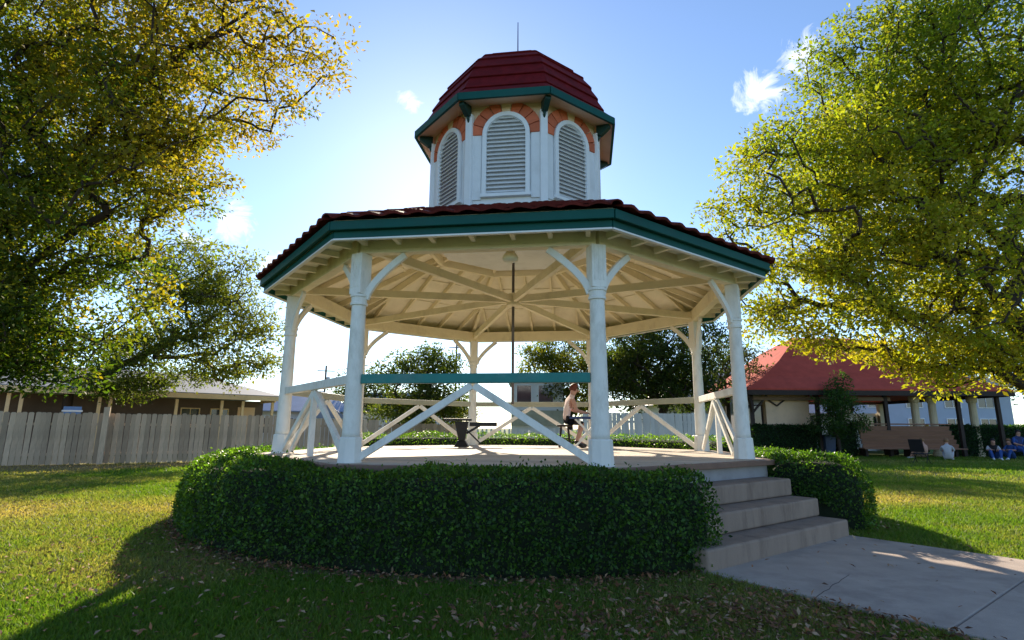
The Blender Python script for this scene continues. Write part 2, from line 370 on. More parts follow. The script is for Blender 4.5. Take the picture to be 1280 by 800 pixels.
def bracket_mesh(sgn):
    m = MB(); pts = []
    for t in np.linspace(0, 1, 9):                       # curved brace in the plane of the ring beam
        x = .085 + .50 * t ** 1.55; z = COLLAR + .03 + (BEAM0 - .02 - COLLAR - .03) * t; pts.append((x, z))
    V, Fc = [], []
    for i, (x, z) in enumerate(pts):
        p0, p1 = pts[max(i - 1, 0)], pts[min(i + 1, 8)]; d = Vector((p1[0] - p0[0], p1[1] - p0[1])).normalized(); nrm = Vector((-d.y, d.x)) * .042
        for yy in (-.028, .028): V += [(x + nrm.x, yy, z + nrm.y), (x - nrm.x, yy, z - nrm.y)]
    for i in range(8):
        a = i * 4; b = a + 4
        Fc += [(a, a + 1, b + 1, b), (a + 2, b + 2, b + 3, a + 3), (a, b, b + 2, a + 2), (a + 1, a + 3, b + 3, b + 1)]
    Fc += [(0, 2, 3, 1), (32, 33, 35, 34)]
    return m.raw(V, Fc).mesh('bracket', 'white_paint')
br = bracket_mesh(1)
for i in range(8):
    p = oct_pt(i, RC)
    c = obj('column', shaft, gaz, 0, T(p.x, p.y, 0, R(-112.5 + 45 * i + 90)))
    obj('plinth', plinth, c, .006); obj('collar', collar, c); obj('capital_post', head_mesh, c, .006)
    for s in (0, 1):      # towards both neighbours: 22.5 deg off the tangent
        ang = R(22.5) if s == 0 else R(180 - 22.5)
        obj('bracket', br, c, .004, Matrix.Rotation(ang, 4, 'Z'))

# ring beam, tie beams, hub, rod, lamp
for i in range(8):
    a, b = oct_pt(i, RC, BEAM0 + .115), oct_pt(i + 1, RC, BEAM0 + .115)
    MB().beam(a, b, .13, .23).build('ring_beam', 'cream_paint', gaz, bevel=.006)
    a = oct_pt(i, .10, BEAM0 + .22); b = oct_pt(i, RC - .06, BEAM0 + .13)
    MB().beam(a, b, .075, .13).build('tie_beam', 'cream_paint', gaz, bevel=.006)
MB().lathe([(.10, BEAM0 + .08), (.13, BEAM0 + .10), (.13, BEAM0 + .30), (.08, BEAM0 + .34)], 16).build('hub', 'cream_paint', gaz)
MB().tube([(0, 0, FLOOR + .85), (0, 0, 4.85)], .026, 10).build('hanging_rod', 'rod_grey', gaz, True)
lx, ly = 0.40, -3.30
m = MB(); m.lathe([(.05, BEAM0 + .06), (.08, BEAM0 + .04), (.105, BEAM0 - .01), (.095, BEAM0 - .05), (.05, BEAM0 - .07)], 20, c=(lx, ly, 0))
lo = m.build('ceiling_lamp', 'lamp_glass', gaz, True)
MB().lathe([(.06, BEAM0 + .06), (.06, BEAM0 + .30)], 12, c=(lx, ly, 0)).build('lamp_stem', 'cream_paint', lo)
MB().beam((lx, ly, BEAM0 + .28), (lx, -3.55, BEAM0 + .20), .05, .05).build('lamp_arm', 'cream_paint', lo)

# roof frame and lining
EAVE_R, EAVE_Z, CUP_R, SLOPE = 4.46, 3.70, 1.70, math.tan(R(24.2))
def roof_z(r): return EAVE_Z + (EAVE_R - r) * APO * SLOPE
TOP_Z = roof_z(CUP_R)
m = MB()
for i in range(8):   # sloping deck as a thin shell
    for dz in (0,): 
        a, b, c, d = oct_pt(i, EAVE_R - .06, roof_z(EAVE_R - .06) + .02), oct_pt(i + 1, EAVE_R - .06, roof_z(EAVE_R - .06) + .02), oct_pt(i + 1, CUP_R - .1, roof_z(CUP_R - .1) + .02), oct_pt(i, CUP_R - .1, roof_z(CUP_R - .1) + .02)
        e = Vector((0, 0, .035)); m.raw([a, b, c, d, a + e, b + e, c + e, d + e], [(3, 2, 1, 0), (4, 5, 6, 7), (0, 1, 5, 4), (2, 3, 7, 6)])
roof = m.build('roof', 'ceiling_paint', gaz)
for i in range(8):
    a, b = oct_pt(i, EAVE_R - .12, roof_z(EAVE_R - .12) - .075), oct_pt(i, CUP_R - .15, roof_z(CUP_R - .15) - .075)
    MB().beam(a, b, .075, .15).build('hip_rafter', 'cream_paint', roof, bevel=.005)
    ca, sa = math.cos(R(-90 + 45 * i)), math.sin(R(-90 + 45 * i))
    def fp(n, l, z): return Vector((ca * n - sa * l, sa * n + ca * l, z))
    tan22 = math.tan(R(22.5))
    for l in (-1.15, -.58, 0, .58, 1.15):
        n0 = EAVE_R * APO - .12; n1 = max(abs(l) / tan22 + .05, CUP_R * APO - .05)
        rz = lambda n: EAVE_Z + (EAVE_R * APO - n) * SLOPE
        MB().beam(fp(n0, l, rz(n0) - .045), fp(n1, l, rz(n1) - .045), .05, .10).build('rafter', 'cream_paint', roof)
    for n0 in (3.05, 2.35):                              # cover battens on the lining
        w = n0 * tan22 - .06
        MB().beam(fp(n0, -w, rz(n0) + .012), fp(n0, w, rz(n0) + .012), .045, .02).build('batten', 'ceiling_paint', roof)
    # teal fascia in two steps with a white drip strip below and flat soffit board behind
    a, b = oct_pt(i, 4.37, 3.600), oct_pt(i + 1, 4.37, 3.600); MB().beam(a, b, .04, .095).build('fascia', 'teal_paint', roof)
    a, b = oct_pt(i, 4.43, 3.698), oct_pt(i + 1, 4.43, 3.698); MB().beam(a, b, .06, .115).build('gutter', 'teal_paint', roof, bevel=.008)
    a, b = oct_pt(i, 4.372, 3.541), oct_pt(i + 1, 4.372, 3.541); MB().beam(a, b, .05, .020).build('drip_strip', 'white_trim', roof)
    a, b = oct_pt(i, 4.20, 3.648), oct_pt(i + 1, 4.20, 3.648); MB().beam(a, b, .30, .016).build('soffit_board', 'ceiling_paint', roof)
    for l in (-1.4, -.95, -.5, 0, .5, .95, 1.4):         # outrigger blocks under the eave
        MB().beam(fp(3.72, l, 3.60), fp(4.0, l, 3.60), .055, .075).build('rafter_tail', 'cream_paint', roof)
MB().prism([oct_pt(i, 1.75, TOP_Z - .06) for i in range(8)], (0, 0, .03)).build('crown_ceiling', 'ceiling_paint', roof)
m = MB()
for i in range(8): m.beam(oct_pt(i, 1.72, TOP_Z - .15), oct_pt(i + 1, 1.72, TOP_Z - .15), .08, .16)
m.build('crown_ring', 'cream_paint', roof)

# terracotta tiles: rolled tile, unit width 1 x length .44, laid in courses
def tile_mb(w=1.0, ln=.44):
    m = MB(); xs = [-.5, -.34, -.18, -.02, .14, .30, .5]; hs = [.0, .0, .022, .036, .036, .02, .0]
    V = []
    for yy, lift in ((0, .0), (ln, -.02)):
        V += [(x * w, yy,   .034 + h + (.012 if yy == 0 else 0) + lift) for x, h in zip(xs, hs)]
    for yy in (0, ln): V += [(x * w, yy, .008 + h * .7 + (.014 if yy == 0 else -.012)) for x, h in zip(xs, hs)]
    Fc = []
    for i in range(6): Fc += [(i, i + 1, 8 + i, 7 + i), (14 + i, 21 + i, 22 + i, 15 + i), (i, 14 + i, 15 + i, i + 1)]
    Fc += [(0, 7, 21, 14), (6, 20, 27, 13)]
    return m.raw(V, Fc)
tile = tile_mb().mesh('roof_tile', 'roof_tile')
cap = MB()
for k in range(6):
    a0, a1 = math.pi * k / 6, math.pi * (k + 1) / 6
    V = []
    for yy, rr in ((0, .085), (.42, .07)):
        for a in (a0, a1): V += [(rr * math.cos(a), yy, rr * math.sin(a) * .8), ((rr - .02) * math.cos(a), yy, (rr - .02) * math.sin(a) * .8)]
    cap.raw(V, [(0, 2, 6, 4), (1, 5, 7, 3), (0, 1, 3, 2), (4, 6, 7, 5)])
cap_mesh = cap.mesh('hip_cap', 'roof_tile')
slope_a = math.atan(SLOPE); rest = MB()
tl = tile_mb()
N0 = EAVE_R * APO + .05; N1 = CUP_R * APO - .02; slope_len = (N0 - N1) / math.cos(slope_a); courses = 8; step = slope_len / courses
for i in range(8):
    base = Matrix.Rotation(R(45 * i), 4, 'Z')
    for k in range(courses):
        d = k * step; n = N0 - d * math.cos(slope_a); z = EAVE_Z + .048 + d * math.sin(slope_a)
        wmid = 2 * (n - step * .45) * math.tan(R(22.5)); cnt = max(3, round(wmid / .31)); tw = wmid / cnt
        for j in range(cnt):
            l = -wmid / 2 + (j + .5) * tw
            mtx = base @ Matrix.Translation((l, -n, z)) @ Matrix.Rotation(slope_a, 4, 'X') @ Matrix.Rotation(rng.normal(0, .012), 4, 'Y') @ Matrix.Diagonal((tw * .985, 1, 1, 1))
            if i in (0, 1, 2, 7): obj('roof_tile', tile, roof, 0, mtx)
            else: rest.raw([mtx @ Vector(p) for p in tl.v], tl.f)
    pa, pb = oct_pt(i, EAVE_R + .05, EAVE_Z + .06), oct_pt(i, CUP_R, roof_z(CUP_R) + .075)
    dv = (pb - pa); ln = dv.length; dv.normalize(); sd = dv.cross(Vector((0, 0, 1))).normalized(); up = sd.cross(dv)
    for k in range(8):
        o = pa + dv * (ln * k / 8) + up * .012
        obj('hip_cap', cap_mesh, roof, 0, Matrix.Translation(o) @ Matrix((sd, dv, up)).transposed().to_4x4() @ Matrix.Rotation(rng.normal(0, .02), 4, 'X'))
rs = rest.build('rear_tiles', 'roof_tile', roof); rs['kind'] = 'stuff'

# railings: top rail plus inverted-V braces; the entrance bay (1) stays open
def V_braces(rail, a, b, zt, w, h, inset, mname, drop=0.0, yoff=0.0, out=None):
    mid = (a + b) / 2; t = (b - a).normalized()
    for s, e in ((-1, a), (1, b)):
        p0 = Vector((e.x, e.y, FLOOR + .05)) - t * s * inset + out * yoff; p1 = Vector((mid.x, mid.y, zt - drop)) + t * s * .015 + out * yoff
        MB().beam(p0, p1, w, h, up=(0, 0, 1)).build('brace', mname, rail, bevel=.005)
for i in range(8):
    if i == 1: continue
    a, b = oct_pt(i, RC), oct_pt(i + 1, RC); t = (b - a).normalized(); out = Vector((math.cos(R(-90 + 45 * i)), math.sin(R(-90 + 45 * i)), 0))
    a2, b2 = a + t * .10, b - t * .10
    zr = FLOOR + RAIL_H
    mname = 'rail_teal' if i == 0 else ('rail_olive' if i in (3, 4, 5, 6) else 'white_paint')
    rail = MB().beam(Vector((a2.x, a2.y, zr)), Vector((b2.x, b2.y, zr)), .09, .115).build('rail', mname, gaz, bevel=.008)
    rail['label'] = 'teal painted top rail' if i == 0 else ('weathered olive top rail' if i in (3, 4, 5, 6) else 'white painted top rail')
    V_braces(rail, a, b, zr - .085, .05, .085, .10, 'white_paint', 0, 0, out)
    if i in (7, 2):
        V_braces(rail, a, b, zr - .085, .045, .075, .38, 'white_paint', .02, -.055, out)
        mid = (a + b) / 2
        MB().box((mid.x, mid.y, FLOOR + .44), (.075, .075, .86), Matrix.Rotation(R(45 * i), 3, 'Z')).build('post', 'white_paint', rail, bevel=.005)

# cupola
CZ0, CZ1 = 4.86, 6.86
COX = .07                                                # the cupola sits a touch off the axis
def cp(i, r, z): p = oct_pt(i, r, z); p.x += COX; return p
CWR = 1.70
m = MB(); m.prism([cp(i, CWR - .05, CZ0 - .12) for i in range(8)], (0, 0, 6.28 - CZ0 + .12)); cup = m.build('cupola', 'cupola_panel', gaz)
MB().prism([cp(i, CWR - .05, 6.28) for i in range(8)], (0, 0, CZ1 - 6.28 + .02)).build('upper_wall', 'cupola_cream', cup)
m = MB()
for i in range(8): m.beam(cp(i, CWR + .02, CZ0 + .03), cp(i + 1, CWR + .02, CZ0 + .03), .06, .13)
m.build('base_trim', 'louvre_white', cup, bevel=.006)
AW = (CWR - .05) * APO                                     # apothem of wall
ZS = 6.26                                                  # springing line
def face_mtx(i): return Matrix.Translation((COX, 0, 0)) @ Matrix.Rotation(R(45 * i), 4, 'Z') @ Matrix.Translation((0, -AW, 0))   # local: x along face, -y outwards
def arch_ring(r0, r1, y0, y1, zb, n=18):
    m = MB(); pts_o = [(-r1, zb)] + [(r1 * math.cos(math.pi - math.pi * k / n), ZS + r1 * math.sin(math.pi * k / n)) for k in range(n + 1)] + [(r1, zb)]
    pts_i = [(-r0, zb)] + [(r0 * math.cos(math.pi - math.pi * k / n), ZS + r0 * math.sin(math.pi * k / n)) for k in range(n + 1)] + [(r0, zb)]
    c = len(pts_o); V = [(x, y0, z) for x, z in pts_o] + [(x, y0, z) for x, z in pts_i] + [(x, y1, z) for x, z in pts_o] + [(x, y1, z) for x, z in pts_i]; Fc = []
    for k in range(c - 1):
        Fc += [(k, k + 1, c + k + 1, c + k), (2 * c + k, 3 * c + k, 3 * c + k + 1, 2 * c + k + 1), (k, 2 * c + k, 2 * c + k + 1, k + 1), (c + k, c + k + 1, 3 * c + k + 1, 3 * c + k)]
    Fc += [(0, c, 3 * c, 2 * c), (c - 1, 3 * c - 1, 4 * c - 1, 2 * c - 1)]
    return m.raw(V, Fc)
frame_me = arch_ring(.335, .41, -.075, .01, 5.16).box((0, -.035, 5.14), (.86, .09, .06)).mesh('louvre_frame', 'louvre_white')
slat_me = {}
for k in range(19):
    z = 5.215 + k * .0755
    hw = .335 if z <= ZS else math.sqrt(max(.335 ** 2 - (z - ZS) ** 2, 0))
    if hw < .08: continue
    slat_me[k] = MB().box((0, -.028, z), (2 * hw, .072, .012), Matrix.Rotation(R(38), 3, 'X')).mesh('louvre_slat', 'louvre_white')
back_me = arch_ring(.001, .334, -.006, -.002, 5.17).mesh('louvre_back', 'grey_cloth')
vou = []
NV = 9
for k in range(NV):
    g = .012; a0 = math.pi * k / NV + g; a1 = math.pi * (k + 1) / NV - g; r0, r1 = .418, .625
    poly = [(r0 * math.cos(a0), -.045, ZS + r0 * math.sin(a0)), (r1 * math.cos(a0), -.045, ZS + r1 * math.sin(a0)), (r1 * math.cos((a0 + a1) / 2), -.045, ZS + r1 * math.sin((a0 + a1) / 2)),
            (r1 * math.cos(a1), -.045, ZS + r1 * math.sin(a1)), (r0 * math.cos(a1), -.045, ZS + r0 * math.sin(a1)), (r0 * math.cos((a0 + a1) / 2), -.045, ZS + r0 * math.sin((a0 + a1) / 2))]
    vou.append(MB().prism(poly, (0, .05, 0)).mesh('voussoir', 'voussoir' if k != 4 else 'cupola_cream'))
side_me = [MB().box((s * .515, -.012, 5.68), (.17, .03, 1.20)).mesh('side_board', 'cupola_panel') for s in (-1, 1)]
head_tr = MB().box((0, -.012, 0), (1, .03, 1)).mesh('x', 'cupola_panel')
for i in range(8):
    fm = face_mtx(i)
    for me in (frame_me, back_me, side_me[0], side_me[1]): obj(me.name, me, cup, .005 if me is frame_me else 0, fm)
    for me in slat_me.values(): obj('louvre_slat', me, cup, 0, fm)
    for me in vou: obj('voussoir', me, cup, .006, fm)
    p = cp(i, CWR - .02, 0)
    MB().box((p.x, p.y, (CZ0 + 6.66) / 2), (.085, .13, 6.66 - CZ0), Matrix.Rotation(R(-112.5 + 45 * i + 0), 3, 'Z')).build('corner_pilaster', 'louvre_white', cup, bevel=.01)
    q = cp(i, CWR + .14, 0); a = R(-112.5 + 45 * i); rd = Vector((math.cos(a), math.sin(a), 0)); w = Vector((COX, 0, 0))
    mm = MB(); sd = Vector((-rd.y, rd.x, 0))
    mm.prism([w + rd * 1.70 + sd * -.05 + Vector((0, 0, 6.62)), w + rd * 1.78 + sd * -.05 + Vector((0, 0, 6.60)), w + rd * 1.95 + sd * -.05 + Vector((0, 0, 6.72)), w + rd * 1.95 + sd * -.05 + Vector((0, 0, 6.78)), w + rd * 1.70 + sd * -.05 + Vector((0, 0, 6.81))], sd * .10)
    mm.build('eave_bracket', 'dark_green_metal', cup, bevel=.008)
    MB().tube([w + rd * 1.74 + Vector((0, 0, 6.60)), w + rd * 1.74 + Vector((0, 0, 6.58)), w + rd * 1.70 + Vector((0, 0, 6.50))], [.03, .026, .02], 10).build('bracket_drop', 'dark_green_metal', cup, True)
    # dome eave
    MB().beam(cp(i, 2.03, 6.825), cp(i + 1, 2.03, 6.825), .045, .13).build('dome_fascia', 'teal_paint', cup)
    a_, b_, c_, d_ = cp(i, 1.64, 6.83), cp(i + 1, 1.64, 6.83), cp(i + 1, 2.01, 6.785), cp(i, 2.01, 6.785)
    MB().prism([a_, b_, c_, d_], (0, 0, .018)).build('dome_soffit', 'cupola_cream', cup)
prof = [(1.96, 6.90), (1.80, 7.10), (1.69, 7.37), (1.57, 7.64), (1.42, 7.90), (1.22, 8.12), (.97, 8.31), (.68, 8.46), (.36, 8.57), (.02, 8.63)]
m = MB().lathe([(r - .05, z) for r, z in prof[:-1]] + [(.01, 8.62)], 8, rot=R(-112.5), c=(COX, 0, 0)); dome = m.build('dome', 'dome_tile', gaz)
for k in range(len(prof) - 1):
    (r0, z0), (r1, z1) = prof[k], prof[k + 1]
    dr, dz = r1 - r0, z1 - z0; L = math.hypot(dr, dz); nr, nz = dz / L, -dr / L
    th0, th1 = .060, .018
    for i in range(8):
        V = []
        for j in (i, i + 1):
            V += [cp(j, r0 + nr * th0 + .0, z0 + nz * th0 - .015), cp(j, r1 + nr * th1, z1 + nz * th1), cp(j, r1 - .02, z1), cp(j, r0 - .02, z0 - .02)]
        MB().raw(V, [(0, 1, 5, 4), (1, 2, 6, 5), (2, 3, 7, 6), (3, 0, 4, 7), (3, 2, 1, 0), (4, 5, 6, 7)]).build('shingle_course', 'dome_tile', dome, bevel=.012)
MB().tube([(COX, 0, 8.58), (COX, 0, 8.76), (COX, 0, 8.78), (COX, 0, 9.74)], [.05, .03, .014, .008], 8).build('finial', 'iron', dome)

# ------------------------------------------------------------------ steps
steps = thing('concrete_steps', 'weathered concrete steps rising from the path to the gazebo floor', 'steps', (*GC, 0), GROT)
for k, (n1, z) in enumerate([(4.93, .22), (4.60, .44), (4.27, .66)]):
    q = [path_local(3.88, -1.5), path_local(n1, -1.52), path_local(n1, 1.46), path_local(3.88, 1.46)]
    m = MB(); z0 = (-.05, .225, .445)[k]
    n0 = 3.88
    m.prism([(x, y, z0) for x, y in q], (0, 0, z - z0)); m.build('step', 'step_concrete', steps, bevel=.022)

# ------------------------------------------------------------------ hedges
def hedge(label, a0, a1, r0, r1, h, seed, name='hedge', density=2100, tone=(1, 1, 1), endround=.35):
    g = np.random.default_rng(seed); o = thing(name, label, 'hedge', (*GC, 0), GROT, 'clipped hedges round the gazebo')
    rm, hw = (r0 + r1) / 2, (r1 - r0) / 2; n = max(14, int(abs(a1 - a0) / 3)); ang = np.linspace(R(a0), R(a1), n); prof_n = 14
    def section(k, shrink):                                # rounded box profile, shrinks at the ends
        e = min(1.0, (min(k, n - 1 - k) * abs(R(a1 - a0)) / (n - 1) * rm) / endround); e = math.sqrt(max(1 - (1 - e) ** 2, 0)) * .16 + .84
        pts = []
        for j in range(prof_n + 1):
            t = j / prof_n * math.pi; c, s = math.cos(t), math.sin(t); pw = .38
            x = -math.copysign(abs(c) ** pw, c) * (hw - shrink) * e; z = abs(s) ** (pw + .12) * (h - shrink) * (.94 + .06 * e); pts.append((x, z))
        return pts
    m = MB(); V = []; Fc = []
    for k in range(n):
        for x, z in section(k, .085): ca_ = ang[k] + (ang[-1] - ang[0]) / abs(ang[-1] - ang[0]) * .10 / rm * (1 - 2 * k / (n - 1)); V.append(((rm + x) * math.cos(ca_), (rm + x) * math.sin(ca_), max(z, .02)))
    w = prof_n + 1
    for k in range(n - 1):
        for j in range(prof_n): Fc.append((k * w + j, k * w + j + 1, (k + 1) * w + j + 1, (k + 1) * w + j))
    Fc += [tuple(range(w)), tuple((n - 1) * w + j for j in range(w - 1, -1, -1))]
    m.raw(V, Fc).build('branches', 'hedge_core', o, True)
    # leaf shell
    V = np.array([((rm + x) * math.cos(ang[k]), (rm + x) * math.sin(ang[k]), z) for k in range(n) for x, z in section(k, 0)]).reshape(n, w, 3)
    quads = [(V[k, j], V[k, j + 1], V[k + 1, j + 1], V[k + 1, j]) for k in range(n - 1) for j in range(prof_n)]
    ncap = len(quads); capn = []
    for k, k2 in ((0, 1), (n - 1, n - 2)):
        c = V[k].mean(0); c[2] = h * .45; tn = V[k].mean(0) - V[k2].mean(0); tn = tn / np.linalg.norm(tn)
        quads += [(V[k, j], V[k, j + 1], c, c) for j in range(prof_n)]; capn += [tn] * prof_n
    capn = np.array(capn); q = np.array(quads); A = np.linalg.norm(np.cross(q[:, 2] - q[:, 0], q[:, 3] - q[:, 1]), axis=1) / 2
    cnt = int(A.sum() * density); idx = g.choice(len(q), cnt, p=A / A.sum()); u, v = g.random((2, cnt, 1))
    Q = q[idx]; P = (Q[:, 0] * (1 - u) + Q[:, 1] * u) * (1 - v) + (Q[:, 3] * (1 - u) + Q[:, 2] * u) * v
    nn = unit(np.cross(Q[:, 2] - Q[:, 0], Q[:, 3] - Q[:, 1]))
    ctr = np.stack([rm * np.cos(np.arctan2(P[:, 1], P[:, 0])), rm * np.sin(np.arctan2(P[:, 1], P[:, 0])), np.full(cnt, h * .4)], 1)
    nn *= np.sign((nn * (P - ctr)).sum(1, keepdims=True) + 1e-6)
    ic = idx >= ncap; nn[ic] = capn[idx[ic] - ncap]
    th = np.arctan2(P[:, 1], P[:, 0]) * rm
    lump = (vnoise(th, P[:, 2] + P[:, 0], .35, seed) - .5) * .07 + (vnoise(th, P[:, 2] * 1.3, .12, seed + 3) - .5) * .05
    dep = g.random(cnt) ** 1.6 * .085; sh = g.random(cnt) < .02; dep[sh] -= g.uniform(.02, .09, sh.sum())
    lump = lump + (vnoise(th, P[:, 0] * .7 + P[:, 2], 1.1, seed + 21) - .5) * .09
    P = P + nn * (lump - dep + .02)[:, None] + g.normal(0, .008, (cnt, 3)); P[:, 2] = np.maximum(P[:, 2], .03)
    D = nn * .55 + g.normal(0, .75, (cnt, 3)); D[:, 2] += .15
    kp = (P[:, 2] > .14) | (g.random(cnt) < P[:, 2] / .14); P, D, nn, th = P[kp], D[kp], nn[kp], th[kp]; cnt = len(P)
    base = np.array([.028, .078, .018]) * np.array(tone); lightc = np.array([.085, .165, .030]) * np.array(tone)
    mixv = np.clip(vnoise(th, P[:, 2], .6, seed + 9) * .5 + g.random(cnt) * .6 - .25, 0, 1)[:, None]
    C = (base * (1 - mixv) + lightc * mixv) * np.clip(g.lognormal(-.1, .45, (cnt, 1)), .3, 2.6)
    lv = obj('leaves', leaf_cards('leaves', P, D, nn + g.normal(0, .4, (cnt, 3)), g.uniform(.020, .050, cnt), .62, C, 'leaf_hedge'), o); lv['kind'] = 'stuff'
    return o
hedge('long clipped hedge curving round the gazebo front beside the steps', -58.8, -205, 4.06, 5.10, .87, 1, density=3000)
hedge('bushy rounded hedge end on the far side of the steps', -23.5, 18, 4.10, 5.42, .93, 2, density=2800)
hedge('low clipped hedge curving behind the gazebo platform', 21, 152, 4.15, 5.0, 1.14, 3, density=1200, tone=(1.4, 1.3, .9))
# fallen leaves
def inside_hard(x, y):
    q = np.stack([x - GC[0], y - GC[1]], -1); c, s = math.cos(-GROT), math.sin(-GROT)
    lx_, ly_ = q[:, 0] * c - q[:, 1] * s, q[:, 0] * s + q[:, 1] * c
    n_, l_ = (lx_ - ly_) * .7071, (lx_ + ly_) * .7071
    return (np.hypot(lx_, ly_) < 4.5) | ((n_ > 4) & (np.abs(l_) < 1.475)), np.hypot(lx_, ly_), n_, l_
def litter():
    g = np.random.default_rng(21); Ps = []
    a = R(-200) + g.random(2600) * R(136); r = 5.03 + np.abs(g.normal(0, .15, 2600)) + .02
    lp = np.stack([r * np.cos(a), r * np.sin(a)], 1); c, s = math.cos(GROT), math.sin(GROT)
    Ps.append(np.stack([lp[:, 0] * c - lp[:, 1] * s + GC[0], lp[:, 0] * s + lp[:, 1] * c + GC[1]], 1))
    a = R(-22) + g.random(420) * R(36); r = 5.40 + np.abs(g.normal(0, .16, 420)); lp = np.stack([r * np.cos(a), r * np.sin(a)], 1)
    Ps.append(np.stack([lp[:, 0] * c - lp[:, 1] * s + GC[0], lp[:, 0] * s + lp[:, 1] * c + GC[1]], 1))
    for (cx, cy, sx, sy, nn) in [(1.5, 4.2, 1.0, .42, 1900), (2.2, 3.7, .7, .3, 420), (.4, 3.9, .8, .35, 420), (-2.9, 5.3, .9, .7, 620), (-4.6, 6.3, .8, .6, 240), (-1.6, 4.0, 1.4, .4, 260), (0, 5, 6, 2, 420), (8.5, 11.5, 3, 2, 420), (-8, 9, 2.6, 1.5, 420)]:
        Ps.append(np.stack([g.normal(cx, sx, nn), g.normal(cy, sy, nn)], 1))
    P = np.concatenate(Ps); hard = inside_hard(P[:, 0], P[:, 1])[0]; P = P[~hard & (P[:, 1] > 1.5)]
    # a thin scatter on the path, blown against its edge
    n = 46; nn_, ll = 5.0 + g.random(n) * 2.6, g.uniform(-1.4, 1.45, n); lx_ = nn_ * .7071 + ll * .7071; ly_ = -nn_ * .7071 + ll * .7071
    Pp = np.stack([lx_ * c - ly_ * s + GC[0], lx_ * s + ly_ * c + GC[1]], 1)
    z = np.concatenate([np.full(len(P), .026), np.full(n, .038)]); P = np.concatenate([P, Pp]); k = len(P)
    z = z + g.random(k) * .022
    D = np.stack([g.normal(0, 1, k), g.normal(0, 1, k), g.normal(0, .40, k)], 1); Nn = np.stack([g.normal(0, .5, k), g.normal(0, .5, k), np.ones(k)], 1)
    pal = np.array([[.22, .10, .05], [.34, .19, .10], [.46, .30, .18], [.13, .06, .035], [.38, .17, .08]]); C = pal[g.integers(0, 5, k)] * g.uniform(.6, 1.25, (k, 1))
    o = obj('leaf_litter', leaf_cards('leaf_litter', np.concatenate([P, z[:, None]], 1), D, Nn, g.uniform(.025, .070, k), .40, C, 'leaf_dry'))
    tag(o, 'dry brown fallen leaves scattered over lawn and hedge foot', 'leaves'); o['kind'] = 'stuff'
litter()
# grass blades near the camera
def grass():
    g = np.random.default_rng(5); n = 620000
    u = g.random(n); y = 2.2 + 12.8 * u ** 1.55; x = (g.random(n) * 2 - 1) * (y * 1.02 + .6)
    hard, rr, n_, l_ = inside_hard(x, y); keep = ~hard & ~((rr < 5.12) & ~((n_ > 3.5) & (np.abs(l_) < 1.7)))
    dr = dryness(x, y); keep &= g.random(n) > dr * .75
    x, y, dr = x[keep], y[keep], dr[keep]
    n2 = 150000; y2 = 14.2 + 15 * g.random(n2); x2 = (g.random(n2) * 2 - 1) * (y2 * 1.0 + .6); d2 = dryness(x2, y2)
    k2 = (g.random(n2) > d2 * .7) & ~(inside_hard(x2, y2)[1] < 5.1) & ((y2 < 18.18 + (x2 + 16.47) * .58) | (x2 > -5)) & ~((x2 < 10) & (y2 > 23))
    x, y, dr = np.concatenate([x, x2[k2]]), np.concatenate([y, y2[k2]]), np.concatenate([dr, d2[k2]]); k = len(x)
    h = g.uniform(.018, .042, k) * (1 - .45 * dr) * (1 + .06 * y); w = .0035 + .0009 * y
    an = g.random(k) * 2 * math.pi; S = np.stack([np.cos(an), np.sin(an), np.zeros(k)], 1) * (w * g.uniform(.7, 1.3, k))[:, None]
    P = np.stack([x, y, (vnoise(x, y, 1.5, 1) - .5) * .03], 1); tip = np.stack([g.normal(0, .55, k), g.normal(0, .55, k), np.ones(k)], 1) * h[:, None]
    V = np.stack([P - S, P + S, P + tip], 1).reshape(-1, 3)
    gr = np.array([.095, .185, .018]); dc = np.array([.37, .29, .14]); mixv = np.clip(dr * 1.15 + g.normal(0, .12, k), 0, 1)[:, None]
    C = (gr * (1 - mixv) + dc * mixv) * g.uniform(.7, 1.3, (k, 1)); C = np.repeat(np.concatenate([C, np.ones((k, 1))], 1), 3, 0)
    o = obj('grass', fast_mesh('grass', V, np.arange(3 * k).reshape(-1, 3), 'grass_blade', C, True)); tag(o, 'short mown lawn grass with yellowed dry patches', 'grass'); o['kind'] = 'stuff'
grass()

